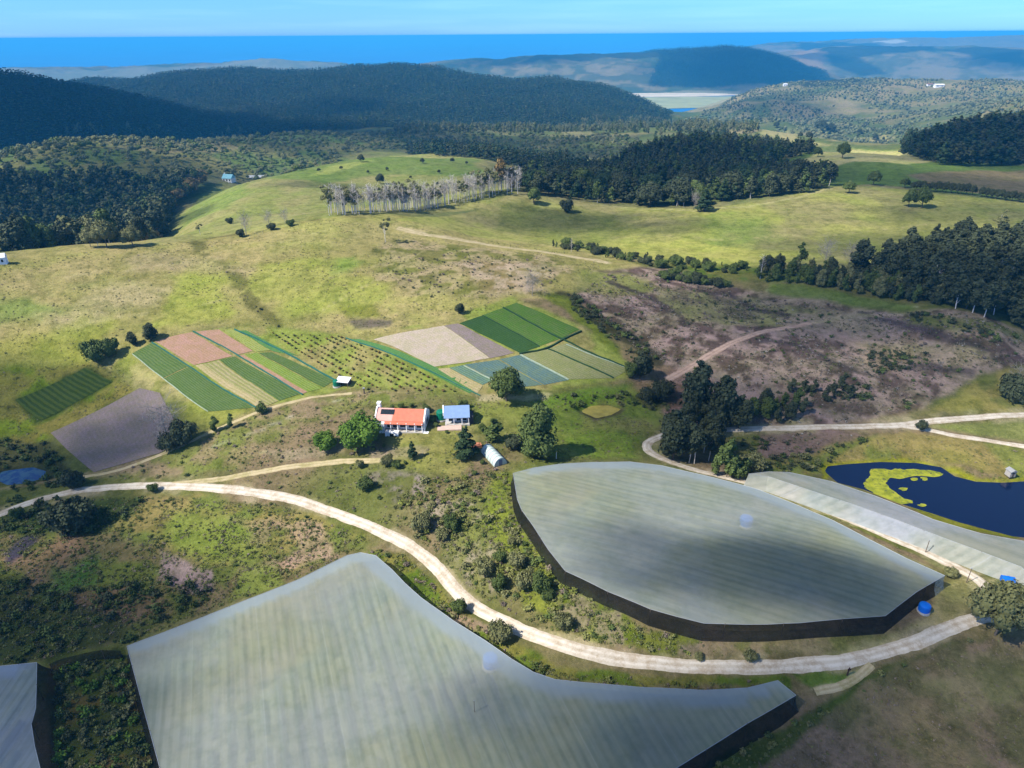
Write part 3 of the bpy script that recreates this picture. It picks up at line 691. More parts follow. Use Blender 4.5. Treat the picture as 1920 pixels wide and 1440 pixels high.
# felled wood
paint([(1120, 505), (1240, 500), (1330, 530), (1600, 575), (1700, 585), (1920, 620), (2100, 660), (2050, 700), (1930, 690), (1860, 700), (1700, 770), (1540, 805), (1420, 800), (1250, 805), (1200, 745), (1270, 695), (1190, 650), (1080, 560), (1090, 520)], (176, 150, 140), 8, 10, 1, (112, 92, 84), 5, (.44, .62))
paint([(1230, 540), (1400, 560), (1560, 585), (1500, 610), (1400, 610), (1300, 600), (1240, 570)], (160, 150, 108), 12, 14, .9, (130, 120, 92), 6)
paint([(1080, 505), (1180, 510), (1240, 540), (1160, 560), (1080, 545)], (150, 146, 88), 12, 14, .9)
paint([(1450, 590), (1600, 585), (1720, 600), (1700, 640), (1560, 640), (1450, 620)], (172, 148, 138), 8, 10, .8)
paint([(1600, 640), (1730, 640), (1860, 660), (1880, 690), (1760, 700), (1640, 690)], (196, 172, 140), 14, 24, .6)
paint([(1700, 590), (1800, 600), (1930, 625), (1930, 640), (1800, 625), (1700, 610)], (124, 126, 70), 8, 10, .8)
paint([(1250, 700), (1330, 690), (1330, 790), (1260, 800), (1200, 745)], (150, 116, 104), 14, 20, .6)
streak([(1145, 530), (1200, 550), (1250, 575), (1290, 610)], (84, 72, 74), 12, 6, .85, 6, .36)
streak([(1300, 545), (1370, 552), (1420, 580), (1470, 590)], (80, 70, 72), 9, 6, .85, 6, .36)
streak([(1620, 590), (1700, 612), (1790, 635), (1850, 655)], (88, 74, 78), 11, 6, .85, 6, .36)
streak([(1430, 640), (1500, 650), (1560, 680), (1620, 700)], (92, 80, 80), 10, 8, .8, 8, .4)
streak([(1060, 555), (1110, 590), (1180, 640), (1230, 680)], (66, 66, 46), 26, 12, .9, 12, .36)
streak([(1700, 690), (1760, 690), (1820, 700)], (92, 80, 82), 12, 8, .8, 8, .4)
streak([(1250, 712), (1290, 690), (1340, 660), (1400, 632), (1440, 620), (1520, 606), (1600, 592), (1690, 590)], (190, 166, 150), 5, 3, .95, 2)
streak([(1440, 545), (1540, 555), (1640, 568), (1720, 576)], (196, 186, 150), 4, 3, .9, 2, .36)
paint([(1440, 530), (1560, 545), (1720, 570), (1720, 580), (1560, 566), (1440, 552)], (120, 134, 66), 5, 8, .9)
paint([(1735, 770), (1790, 740), (1860, 705), (1930, 680), (2050, 680), (2050, 780), (1900, 776)], (160, 146, 84), 8, 10, 1, (128, 128, 70), 10)
paint([(1000, 550), (1050, 575), (1090, 610), (1110, 620), (1120, 660), (1180, 700), (1160, 650), (1100, 590), (1060, 555)], (120, 132, 44), 6, 10, .9)
# around the plots and the house
paint([(240, 655), (290, 638), (430, 616), (520, 615), (660, 632), (830, 604), (960, 556), (1090, 612), (1190, 690), (1180, 715), (900, 745), (640, 730), (480, 780), (390, 790), (330, 740), (250, 690)], (152, 158, 78), 6, 6, 1, (168, 154, 100), 12)
paint([(180, 672), (250, 660), (300, 700), (345, 760), (310, 745), (250, 725), (200, 690)], (186, 172, 116), 10, 14, .9, (150, 150, 76), 8)
paint([(0, 690), (160, 680), (240, 715), (250, 730), (100, 805), (80, 830), (0, 840), (-200, 830)], (128, 142, 42), 8, 10, 1, (150, 140, 70), 9)
paint([(25, 752), (120, 700), (170, 688), (212, 715), (120, 770), (70, 795)], (62, 82, 34), 6, 8, .9)
paint([(60, 800), (150, 762), (245, 722), (252, 730), (140, 790), (90, 815)], (150, 138, 70), 4, 5, .9)
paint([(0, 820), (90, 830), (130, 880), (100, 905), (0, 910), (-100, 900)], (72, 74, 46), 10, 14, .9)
paint([(330, 760), (400, 745), (480, 765), (400, 800), (350, 810)], (160, 160, 74), 8, 12, .8)
paint([(180, 895), (350, 815), (500, 765), (700, 728), (860, 730), (880, 740), (700, 760), (560, 800), (450, 870), (330, 900)], (138, 140, 74), 8, 12, .9, (164, 142, 110), 7)
streak([(0, 917), (120, 897), (220, 880), (330, 840), (430, 795), (520, 760), (600, 742), (700, 735), (800, 738)], (172, 150, 116), 5, 4, .8, 2, .3)
streak([(400, 838), (480, 810), (560, 776), (640, 748)], (182, 172, 148), 3, 3, .7, 3, .45)
streak([(720, 863), (790, 840), (850, 810), (900, 795)], (186, 172, 120), 12, 10, .6, 4)
paint([(700, 880), (780, 890), (800, 930), (760, 940), (700, 910)], (158, 140, 138), 10, 16, .8, (110, 110, 62), 4)
paint([(490, 850), (560, 835), (640, 830), (640, 855), (520, 868)], (176, 158, 128), 8, 14, .7)
paint([(720, 815), (880, 800), (900, 850), (860, 900), (770, 880), (740, 850)], (160, 154, 84), 12, 16, .7)
paint([(700, 832), (800, 840), (790, 862), (700, 862)], (176, 154, 134), 8, 12, .7)
paint([(900, 742), (1080, 742), (1190, 735), (1250, 760), (1240, 800), (1200, 830), (1200, 862), (1050, 860), (880, 800)], (130, 148, 58), 12, 14, .9, (150, 150, 80), 14)
paint([(1000, 745), (1190, 725), (1160, 750), (1000, 762)], (104, 130, 44), 6, 8, .8)
paint([(890, 735), (960, 742), (1030, 738), (1020, 750), (900, 752)], (200, 184, 146), 5, 6, .8)
paint([(1080, 770), (1130, 757), (1172, 766), (1165, 778), (1115, 790)], (96, 88, 60), 5, 5, .9)
paint([(1180, 745), (1250, 735), (1290, 760), (1240, 770)], (84, 74, 56), 8, 12, .7)
# bank between the track and the big net, verges
paint([(925, 885), (955, 885), (962, 960), (1060, 1095), (1200, 1180), (1210, 1215), (1100, 1200), (980, 1130), (930, 1040), (905, 960)], LIME, 10, 12, .9, (122, 132, 52), 6)
paint([(1040, 1100), (1200, 1180), (1320, 1200), (1320, 1232), (1200, 1225), (1060, 1180)], (118, 126, 46), 8, 12, .9, (158, 140, 120), 5)
paint([(780, 960), (900, 930), (930, 1050), (960, 1120), (900, 1110), (840, 1040)], (138, 136, 80), 12, 16, .8, (176, 160, 140), 4)
paint([(1320, 1205), (1440, 1208), (1680, 1188), (1740, 1160), (1790, 1130), (1700, 1195), (1560, 1232), (1320, 1238)], (130, 126, 78), 6, 8, .9, (160, 140, 112), 5)
paint([(1730, 1150), (1790, 1080), (1820, 1080), (1860, 1130), (1780, 1165), (1700, 1190)], (186, 170, 118), 6, 8, .9)
paint([(1850, 1085), (1940, 1090), (2000, 1160), (1880, 1150)], (194, 178, 134), 6, 10, .9)
paint([(680, 1030), (760, 1040), (850, 1130), (920, 1190), (1050, 1255), (1250, 1275), (1480, 1270), (1480, 1290), (1200, 1292), (1030, 1275), (900, 1210), (780, 1120)], (104, 122, 40), 5, 8, .95, (140, 134, 66), 5)
paint([(840, 1140), (900, 1165), (930, 1190), (860, 1172)], (180, 150, 130), 5, 8, .8)
paint([(1520, 1290), (1640, 1245), (1620, 1262), (1560, 1290)], (200, 186, 146), 4, 4, .9)
paint([(1480, 1262), (1590, 1260), (1580, 1280), (1520, 1285)], (104, 126, 44), 4, 6, .9)
# lower left rough ground
paint([(-300, 930), (0, 985), (130, 940), (300, 930), (520, 945), (700, 1010), (660, 1045), (500, 1105), (240, 1205), (0, 1250), (-400, 1300)], (112, 118, 58), 5, 8, 1, (132, 116, 84), 9)
paint([(190, 940), (320, 930), (430, 935), (640, 980), (690, 1010), (600, 1050), (480, 1080), (420, 1060), (300, 1020), (200, 1000)], (126, 136, 64), 14, 20, .9, (158, 142, 84), 8)
paint([(300, 960), (420, 950), (490, 1000), (470, 1050), (390, 1050), (310, 1010)], (136, 146, 66), 16, 24, .8)
paint([(520, 975), (600, 1000), (640, 1040), (560, 1050), (480, 1075), (450, 1080), (540, 1035), (560, 1010)], (196, 160, 142), 10, 20, .8)
paint([(430, 960), (500, 975), (560, 965), (500, 1010)], (176, 150, 118), 10, 24, .6)
paint([(450, 1070), (530, 1060), (540, 1090), (440, 1130)], (130, 144, 60), 10, 14, .8)
paint([(300, 1035), (330, 1040), (370, 1065), (400, 1068), (400, 1110), (350, 1115), (300, 1080)], (164, 138, 142), 4, 5, .95)
paint([(20, 1040), (130, 1000), (160, 1050), (110, 1100), (40, 1110)], (158, 124, 102), 12, 24, .8)
paint([(100, 1055), (190, 1040), (200, 1070), (150, 1110), (100, 1110)], (92, 128, 60), 14, 30, .85)
paint([(15, 1030), (50, 1000), (72, 1005), (40, 1045), (15, 1060)], (72, 66, 88), 4, 5, .9)
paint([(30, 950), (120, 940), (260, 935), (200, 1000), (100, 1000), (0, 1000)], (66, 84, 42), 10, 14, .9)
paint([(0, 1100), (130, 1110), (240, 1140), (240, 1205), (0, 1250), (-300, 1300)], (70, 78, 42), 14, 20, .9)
paint([(120, 1110), (260, 1090), (330, 1150), (240, 1170), (130, 1140)], (140, 108, 92), 10, 20, .6)
paint([(90, 1245), (235, 1215), (300, 1440), (340, 1560), (60, 1560), (90, 1440)], (84, 92, 40), 5, 6, 1, (120, 100, 60), 6)
# bottom right field and dam surrounds
paint([(1250, 1560), (1340, 1450), (1510, 1335), (1640, 1262), (1700, 1240), (1850, 1192), (1960, 1190), (2200, 1200), (2200, 1600)], (150, 128, 104), 10, 10, 1, (122, 112, 80), 7)
paint([(1730, 1260), (1860, 1200), (1980, 1200), (1980, 1300), (1800, 1330)], (144, 138, 94), 24, 30, .6)
paint([(1300, 1450), (1500, 1345), (1640, 1262), (1800, 1200), (1840, 1190), (1700, 1240), (1560, 1330), (1430, 1440), (1300, 1560)], (84, 98, 42), 8, 10, .95)
paint([(1420, 882), (1560, 835), (1700, 808), (1940, 842), (2100, 860), (2100, 930), (1920, 905), (1760, 872), (1560, 866), (1500, 900)], (162, 144, 88), 6, 8, 1, (140, 142, 72), 12)
paint([(1430, 885), (1560, 840), (1640, 820), (1560, 862), (1500, 885)], (118, 132, 60), 5, 8, .8)
paint([(1540, 868), (1700, 858), (1800, 880), (1830, 898), (1940, 896), (1940, 905), (1820, 908), (1760, 880), (1560, 878), (1540, 905)], (164, 160, 30), 4, 5, .9)
paint([(1700, 945), (1790, 965), (1930, 1000), (1900, 1010), (1760, 985)], (150, 146, 40), 3, 4, .9)
paint([(1740, 800), (1850, 790), (1940, 785), (2000, 785), (2000, 840), (1930, 832), (1790, 812)], (148, 150, 84), 6, 6)
paint([(1420, 800), (1560, 805), (1620, 815), (1520, 850), (1440, 862), (1420, 850)], (150, 122, 116), 6, 8, .9)
paint([(1440, 900), (1560, 965), (1700, 1025), (1840, 1090), (1860, 1105), (1690, 1030), (1540, 965)], (124, 128, 58), 3, 3, .95)
for sp in ([(60, 640), (200, 600), (380, 570), (560, 540), (700, 500), (760, 440)], [(120, 520), (300, 500), (480, 470), (620, 430)], [(560, 610), (640, 560), (720, 520), (800, 470)], [(1180, 440), (1350, 450), (1550, 440), (1750, 420)], [(460, 860), (600, 820), (700, 850)]):
    streak(sp, (196, 180, 132), 1.5, 2, .5, 4, .42)
# worn verges beside the roads
for vp in ([(-40, 980), (60, 941), (200, 914), (400, 915), (560, 939), (720, 1000), (820, 1064), (885, 1134), (1000, 1191), (1160, 1236), (1350, 1250), (1550, 1243), (1720, 1202), (1840, 1158), (1980, 1180)], [(1845, 1160), (1862, 1135), (1820, 1078), (1680, 1012), (1520, 946), (1380, 900), (1258, 866), (1212, 838), (1255, 814), (1400, 804), (1600, 800), (1750, 789), (1930, 777)]):
    streak(vp, (196, 178, 142), 22, 14, .7, 8, .5)
for bp_, bc_ in ((A_ROOF, (150, 150, 104)), (B_ROOF, (156, 154, 108)), (C_ROOF, (150, 150, 130))):
    paint(bp_, bc_, 6, 2, .9, (130, 128, 88), 8)
# far country
if 0: paint([(-500, 300), (0, 262), (120, 250), (480, 243), (600, 246), (900, 246), (1080, 246), (1240, 232), (1262, 224), (1235, 206), (1150, 172), (1050, 146), (900, 130), (780, 112), (700, 112), (620, 128), (430, 122), (200, 140), (0, 128), (-500, 100)], (50, 60, 38), 3, 4, 1)
if 0: paint([(1240, 170), (1260, 110), (1350, 80), (1410, 86), (1560, 150), (1400, 162), (1250, 166)], (52, 60, 42), 8, 14, .95)
paint([(-300, 300), (0, 300), (120, 268), (250, 262), (450, 258), (700, 262), (900, 262), (1000, 290), (850, 270), (640, 292), (560, 320), (430, 330), (200, 335), (0, 345), (-300, 370)], (116, 132, 76), 4, 8, 1, (142, 136, 88), 50)
paint([(420, 232), (480, 228), (600, 235), (590, 243), (480, 246)], (180, 140, 122), 3, 4, .9)
paint([(1200, 176), (1290, 168), (1390, 170), (1380, 182), (1330, 200), (1240, 196)], (176, 168, 140), 3, 4, .9)
paint([(860, 130), (1000, 108), (1100, 105), (1200, 125), (1250, 150), (1240, 170), (1150, 165), (1000, 140)], (176, 156, 120), 8, 20, .8, (110, 112, 80), 90)
paint([(1450, 95), (1520, 92), (1560, 140), (1500, 130)], (196, 160, 124), 6, 10, .85)
paint([(1560, 100), (1700, 102), (1850, 96), (1940, 110), (1940, 145), (1600, 150)], (172, 152, 116), 8, 16, .8, (118, 116, 80), 120)
paint([(1400, 90), (1600, 74), (1700, 70), (1930, 64), (1930, 90), (1500, 90)], (150, 140, 110), 6, 10, .8)
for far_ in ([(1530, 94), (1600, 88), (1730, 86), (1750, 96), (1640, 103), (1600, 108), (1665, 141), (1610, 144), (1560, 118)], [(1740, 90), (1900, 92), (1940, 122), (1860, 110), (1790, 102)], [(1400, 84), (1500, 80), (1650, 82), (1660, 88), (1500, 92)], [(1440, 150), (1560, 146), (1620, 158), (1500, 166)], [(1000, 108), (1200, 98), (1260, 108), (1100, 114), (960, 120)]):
    paint(far_, (52, 62, 44), 5, 10, .9)  # dark woods and cloud shade together, put into the ground colour
paint([(1640, 78), (1690, 75), (1710, 79), (1670, 82)], (235, 225, 205), 2, 2, .95)
paint([(1700, 170), (1930, 158), (1930, 240), (1750, 235), (1560, 220)], (152, 136, 96), 8, 20, .7, (112, 118, 70), 60)
paint([(0, 128), (640, 120), (640, 132), (0, 138)], (176, 176, 160), 3, 6, .6)
paint([(120, 262), (170, 268), (330, 262), (440, 278), (330, 288), (200, 280)], (150, 130, 106), 4, 8, .5)
paint([(235, 395), (300, 362), (318, 366), (262, 405), (240, 408)], (130, 112, 96), 4, 4, .9)

def az_of(px, D, z=-10):
    py = 350.0
    for _ in range(5):
        a, t = pix_azt(px, py); a = float(a); _, py = project(D * math.sin(a), D * math.cos(a), z); py = float(py)
    return a
def xy(px, D, z=-10): a = az_of(px, D, z); return (D * math.sin(a), D * math.cos(a))
HILLW = [xy(-400, 1300, -80), xy(480, 1400, -85), xy(560, 1540, -70), xy(1080, 1570, -80), xy(1240, 1700, -110), xy(1265, 2100, -60), xy(1180, 2500, -30), xy(1050, 2620, 0), xy(800, 2750, 10), xy(600, 2950, 0), xy(300, 3100, -10), xy(100, 3100, -10), xy(-450, 2500, 0)]
FARW = [xy(1215, 4500, -180), xy(1560, 4600, -150), xy(1550, 5300, 0), xy(1400, 6100, -60), xy(1150, 6100, -100), xy(1240, 5200, 0)]
for W_, cc in ((HILLW, (44, 54, 34)), (FARW, (46, 56, 38))):
    P_ = np.array(W_); m = (GY > P_[:, 1].min() - 100) & (GY < P_[:, 1].max() + 100)
    w = 1 - smooth(-30, 30, poly_sd(GX[m], GY[m], P_) + (n_b[m] - .5) * 60); C[m] = C[m] * (1 - w[:, None]) + lin(cc)[None] * w[:, None]
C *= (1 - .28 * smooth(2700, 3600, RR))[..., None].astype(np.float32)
C = np.clip(C, 0.01, 0.8)
idx = np.arange(NA * NR).reshape(NR, NA)
qd = np.stack([idx[:-1, :-1], idx[:-1, 1:], idx[1:, 1:], idx[1:, :-1]], -1).reshape(-1, 4)
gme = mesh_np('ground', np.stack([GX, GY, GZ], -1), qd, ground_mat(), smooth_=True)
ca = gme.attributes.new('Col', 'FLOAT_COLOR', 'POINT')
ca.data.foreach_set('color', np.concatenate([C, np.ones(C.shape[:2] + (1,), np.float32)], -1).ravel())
tag(link('ground', gme), kind='structure')
del qd, idx

# ------------------------------------------------------------------ sea and haze
m, nt, b = new_mat('sea_water')
nt.links.new(mixc(nt, (0.001, 0.11, 0.30, 1), (0.002, 0.15, 0.38, 1), mrange(nt, noise(nt, 0.0006, 5), .35, .65)), b.inputs['Base Color'])
b.inputs['Roughness'].default_value = 0.35; b.inputs['Specular IOR Level'].default_value = 0.3
bump(nt, b, noise(nt, 0.02, 4), 0.3, 1.5)
S_ = 300000.0
me = bpy.data.meshes.new('sea'); me.from_pydata([(-S_, -4000, SEA), (S_, -4000, SEA), (S_, S_, SEA), (-S_, S_, SEA)], [], [(0, 1, 2, 3)]); me.materials.append(m)
tag(link('sea', me), kind='structure')
HZ = MB().box(-S_ - 50, S_ + 50, -4100, S_ + 50, SEA - 80, CAMZ + 6)
m = bpy.data.materials.new('haze'); m.use_nodes = True; nt = m.node_tree
for n in list(nt.nodes): nt.nodes.remove(n)
pv = nt.nodes.new('ShaderNodeVolumePrincipled'); pv.inputs['Color'].default_value = (0.07, 0.54, 1.0, 1)
pv.inputs['Density'].default_value = 1.08e-4; pv.inputs['Anisotropy'].default_value = 0.0
mo = nt.nodes.new('ShaderNodeOutputMaterial'); nt.links.new(pv.outputs[0], mo.inputs['Volume'])
hz = HZ.build('haze', m); tag(hz, kind='stuff')
# ------------------------------------------------------------------ roads and tracks
from mathutils.geometry import delaunay_2d_cdt
def spline(p, step):
    p = np.asarray(p, float); out = []
    q = np.vstack([2 * p[0] - p[1], p, 2 * p[-1] - p[-2]])
    for i in range(1, len(q) - 2):
        n = max(2, int(np.linalg.norm(q[i + 1] - q[i]) / step))
        t = (np.arange(n) / n)[:, None]
        out.append(0.5 * (2 * q[i] + (q[i + 1] - q[i - 1]) * t + (2 * q[i - 1] - 5 * q[i] + 4 * q[i + 1] - q[i + 2]) * t * t + (3 * q[i] - q[i - 1] - 3 * q[i + 1] + q[i + 2]) * t ** 3))
    return np.vstack(out + [p[-1:]])
ROADS = []
def gravel(name, c, c2, edge=0.25):
    m, nt, b = new_mat(name)
    n = noise(nt, 0.35, 7, .75); n2 = noise(nt, 3, 4)
    col = mixc(nt, mixc(nt, c, c2, mrange(nt, n, .44, .6)), (c[0] * 1.15, c[1] * 1.15, c[2] * 1.15, 1), mrange(nt, n2, .5, .8, 0, .7))
    u = nt.nodes.new('ShaderNodeUVMap'); s = nt.nodes.new('ShaderNodeSeparateXYZ'); nt.links.new(u.outputs[0], s.inputs[0])
    # two slightly paler wheel tracks
    d = math2(nt, 'ABSOLUTE', math2(nt, 'SUBTRACT', math2(nt, 'ABSOLUTE', math2(nt, 'SUBTRACT', s.outputs['X'], .5)), .2))
    col = mixc(nt, mixc(nt, col, (.84, .82, .78, 1), 1.0, 'MULTIPLY'), col, mrange(nt, d, .14, .05))
    nt.links.new(col, b.inputs['Base Color']); b.inputs['Specular IOR Level'].default_value = .05
    bump(nt, b, n2, .3, .05)
    return m
ROADM = gravel('pale_gravel', alb(236, 224, 204, .98), alb(206, 188, 162, .95))
TRACKM = gravel('sandy_track_soil', alb(208, 190, 150), alb(176, 164, 112))
PINKM = gravel('pinkish_track_soil', alb(196, 168, 150), alb(168, 142, 126))
def ribbon(name, pts, width, mat, dz=0.12, ncross=5, seed=1, label=None):
    w = wpoly(pts); c = spline(w, 1.5); ROADS.append((c, width))
    t = np.gradient(c, axis=0); t /= np.linalg.norm(t, axis=1)[:, None] + 1e-9; nrm = np.stack([-t[:, 1], t[:, 0]], -1)
    s = np.arange(len(c)) * 1.5
    wl_ = width * .5 * (1 + .5 * (fbm(s, s * 0 + seed, 5, 4, seed) - .5)); wr = width * .5 * (1 + .5 * (fbm(s, s * 0 + seed + 9, 5, 4, seed + 5) - .5))
    k = np.linspace(-1, 1, ncross)[None, :, None]
    wid = np.where(k < 0, wl_[:, None, None], wr[:, None, None])
    P = c[:, None] + nrm[:, None] * k * wid
    zc = ZT(P[..., 0], P[..., 1]); z = np.maximum(zc, zc.mean(1, keepdims=True) - .15) + dz
    z[:, 0] = zc[:, 0] - .02; z[:, -1] = zc[:, -1] - .02
    co = np.concatenate([P, z[..., None]], -1).reshape(-1, 3); n = len(c)
    id_ = np.arange(n * ncross).reshape(n, ncross)
    q = np.stack([id_[:-1, :-1], id_[1:, :-1], id_[1:, 1:], id_[:-1, 1:]], -1).reshape(-1, 4)
    me = mesh_np(name, co, q, mat, smooth_=True)
    uv = me.uv_layers.new(name='UVMap'); uu = np.stack([np.broadcast_to(np.linspace(0, 1, ncross)[None], (n, ncross)), np.broadcast_to(s[:, None], (n, ncross))], -1).reshape(-1, 2)
    uv.data.foreach_set('uv', uu[q.ravel()].astype(np.float32).ravel())
    return tag(link(name, me), label, kind='structure')
ribbon('gravel_road', [(-120, 1010), (-40, 980), (0, 964), (60, 941), (130, 923), (200, 914), (300, 911), (400, 915), (480, 923), (560, 939), (640, 967), (720, 1000), (780, 1032), (820, 1064), (850, 1102), (885, 1134), (935, 1162), (1000, 1191), (1080, 1218), (1160, 1236), (1250, 1246), (1350, 1250), (1450, 1250), (1550, 1243), (1640, 1227), (1720, 1202), (1790, 1173), (1840, 1158), (1900, 1162), (1980, 1180)], 3.1, ROADM, .14)
ribbon('gravel_road', [(1845, 1160), (1862, 1135), (1852, 1105), (1820, 1078), (1760, 1048), (1680, 1012), (1600, 978), (1520, 946), (1450, 918), (1380, 900), (1300, 880), (1258, 866), (1226, 852), (1212, 838), (1222, 825), (1255, 814), (1310, 808), (1400, 804), (1500, 802), (1600, 800), (1690, 797), (1750, 789), (1840, 782), (1930, 777), (2020, 772)], 3.0, ROADM, .13, seed=4)
ribbon('gravel_road', [(1690, 798), (1740, 806), (1790, 817), (1850, 826), (1930, 838), (2010, 850)], 2.2, ROADM, .15, seed=6)
ribbon('sandy_track', [(318, 909), (400, 900), (480, 886), (560, 873), (640, 865), (715, 863)], 2.4, TRACKM, .06, seed=8)
ribbon('sandy_track', [(745, 427), (800, 440), (880, 453), (990, 469), (1080, 483), (1140, 493)], 5.0, TRACKM, .05, seed=9)
ribbon('sandy_track', [(1528, 1297), (1575, 1287), (1608, 1270), (1634, 1246)], 1.7, TRACKM, .08, seed=10)
ribbon('sandy_track', [(130, 897), (220, 882), (330, 840), (430, 795), (520, 761), (600, 743), (660, 737)], 1.6, TRACKM, .04, seed=12)
ribbon('felling_track', [(1252, 712), (1290, 690), (1340, 660), (1400, 632), (1440, 620), (1520, 606)], 3.0, PINKM, .06, seed=11)

# ------------------------------------------------------------------ draped sheets
def drape_quad(name, quad, mat, dz=0.1, label=None, kind='structure', cat=None, step=1.6, world_=False):
    w = wpoly(quad) if not world_ else np.asarray(quad, float)
    a, b_, c, d = w                       # a-b is the far end, d-c the near end; rows run a->d
    nu = max(2, int(max(np.linalg.norm(b_ - a), np.linalg.norm(c - d)) / step)) + 1
    nv_ = max(2, int(max(np.linalg.norm(d - a), np.linalg.norm(c - b_)) / step)) + 1
    u = np.linspace(0, 1, nu)[None, :, None]; v = np.linspace(0, 1, nv_)[:, None, None]
    P = (a * (1 - u) + b_ * u) * (1 - v) + (d * (1 - u) + c * u) * v
    hd = ZT(P[..., 0], P[..., 1]) + dz
    co = np.concatenate([P, hd[..., None]], -1)
    id_ = np.arange(nu * nv_).reshape(nv_, nu)
    q = np.stack([id_[:-1, :-1], id_[:-1, 1:], id_[1:, 1:], id_[1:, :-1]], -1).reshape(-1, 4)
    co = co.reshape(-1, 3)
    # make sure it faces up
    n0 = np.cross(co[q[0, 1]] - co[q[0, 0]], co[q[0, 3]] - co[q[0, 0]])
    if n0[2] < 0: q = q[:, ::-1]
    me = mesh_np(name, co, q, mat, smooth_=True)
    wid = (np.linalg.norm(b_ - a) + np.linalg.norm(c - d)) / 2; ln = (np.linalg.norm(d - a) + np.linalg.norm(c - b_)) / 2
    U = np.stack([np.broadcast_to(u[..., 0] * wid, (nv_, nu)), np.broadcast_to(v[..., 0] * ln, (nv_, nu))], -1).reshape(-1, 2)
    uv = me.uv_layers.new(name='UVMap'); uv.data.foreach_set('uv', U[q.ravel()].astype(np.float32).ravel())
    EXCL.append(w)
    return tag(link(name, me), label, cat, kind=kind)
EXCL = []
def crop_mat(name, row, gap, pitch=1.2, blotch=(0.9, 0.95, 0.8, 1), width=.5):
    soil = 'soil' in name; pitch *= .72
    m, nt, b = new_mat(name)
    u = nt.nodes.new('ShaderNodeUVMap'); s = nt.nodes.new('ShaderNodeSeparateXYZ'); nt.links.new(u.outputs[0], s.inputs[0])
    wob = math2(nt, 'MULTIPLY', noise(nt, .25, 4), 1.1)
    ph = math2(nt, 'PINGPONG', math2(nt, 'ADD', s.outputs['X'], wob), pitch / 2)
    f = mrange(nt, ph, pitch * width * .5 - .08 * pitch, pitch * width * .5 + .08 * pitch)
    n = noise(nt, .35, 5, .7); n2 = noise(nt, 2.2, 4, .7)
    c = mixc(nt, row, gap, math2(nt, 'MULTIPLY', f, .62))
    c = mixc(nt, c, mixc(nt, c, blotch, 1.0, 'MULTIPLY'), mrange(nt, n, .42, .56))
    c = mixc(nt, mixc(nt, c, (.72, .74, .70, 1), 1.0, 'MULTIPLY'), c, mrange(nt, n2, .35, .6))
    nt.links.new(c, b.inputs['Base Color']); b.inputs['Specular IOR Level'].default_value = .06
    bump(nt, b, math2(nt, 'MULTIPLY', f, -1.0), .12 if soil else .4, .2)
    return m
CM = dict(
    pink=crop_mat('reddish_tilled_soil', alb(188, 148, 128), alb(180, 140, 120), 1.5),
    plough=crop_mat('pale_tilled_soil', alb(200, 182, 164), alb(194, 175, 158), 1.6),
    ploughd=crop_mat('damp_tilled_soil', alb(150, 134, 130), alb(144, 128, 124), 1.6),
    purple=crop_mat('grey_purple_tilled_soil', alb(142, 127, 126), alb(138, 123, 122), 1.7),
    green=crop_mat('green_vegetable_rows', alb(90, 114, 64), alb(114, 130, 78), 1.3),
    green2=crop_mat('deep_green_vegetable_rows', alb(58, 90, 50), alb(72, 100, 56), 1.3),
    mid=crop_mat('mixed_green_vegetable_rows', alb(84, 116, 56), alb(112, 130, 68), 1.4, (.85, 1.0, .7, 1)),
    light=crop_mat('light_green_vegetable_rows', alb(128, 150, 66), alb(152, 160, 90), 1.3),
    yell=crop_mat('yellow_green_rows', alb(150, 162, 84), alb(172, 164, 104), 1.4),
    beige=crop_mat('sandy_bed_soil', alb(196, 176, 136), alb(176, 162, 114), 1.6),
    beigeg=crop_mat('sparse_green_bed', alb(158, 154, 100), alb(184, 166, 130), 1.8),
    teal=crop_mat('blue_green_cabbage_rows', alb(112, 142, 130), alb(92, 118, 92), 1.5, (1.2, 1.12, .9, 1)),
    blue=crop_mat('bluish_leaf_rows', alb(98, 126, 130), alb(98, 122, 98), 1.5, (1.25, 1.1, .85, 1)),
    tan=crop_mat('tan_and_green_rows', alb(140, 146, 96), alb(158, 148, 112), 1.6),
    stripg=crop_mat('narrow_green_strip', alb(84, 134, 76), alb(120, 150, 92), 1.2),
    dkg=crop_mat('dark_kale_rows', alb(58, 78, 34), alb(90, 104, 44), 2.4),
)
def bed(q, m, label, soil=False):
    drape_quad('tilled_field' if soil else 'vegetable_bed', q, CM[m], .10 + .004 * (len(EXCL) % 9), label if not soil else None, 'structure' if soil else 'stuff', None if soil else 'crops')
bed([(248, 663), (284, 643), (354, 687), (306, 709)], 'green', 'green vegetable bed at the left end of the left plots, upper half')
bed([(307, 710), (356, 688), (476, 765), (392, 772)], 'green', 'green vegetable bed at the left end of the left plots, lower half')
bed([(290, 640), (360, 623), (436, 668), (364, 685)], 'pink', '', True)
bed([(367, 622), (410, 618), (474, 658), (443, 666)], 'pink', '', True)
bed([(421, 619), (441, 619), (507, 657), (480, 660)], 'yell', 'yellow green bed beside the reddish soil')
bed([(446, 620), (462, 620), (560, 668), (512, 659)], 'stripg', 'narrow green bed along the orchard edge')
bed([(366, 686), (380, 683), (500, 760), (484, 764)], 'beige', '', True)
bed([(381, 683), (410, 676), (522, 752), (501, 761)], 'beigeg', 'sandy bed with sparse green plants between green beds')
bed([(411, 675), (440, 669), (565, 738), (524, 752)], 'green', 'bright green bed in the middle of the left plots')
bed([(447, 667), (457, 666), (576, 735), (567, 739)], 'pink', '', True)
bed([(459, 665), (482, 662), (605, 728), (578, 735)], 'light', 'light green bed right of the thin pink strip')
bed([(484, 662), (511, 661), (628, 713), (606, 727)], 'green', 'green bed next to the orchard in the left plots')
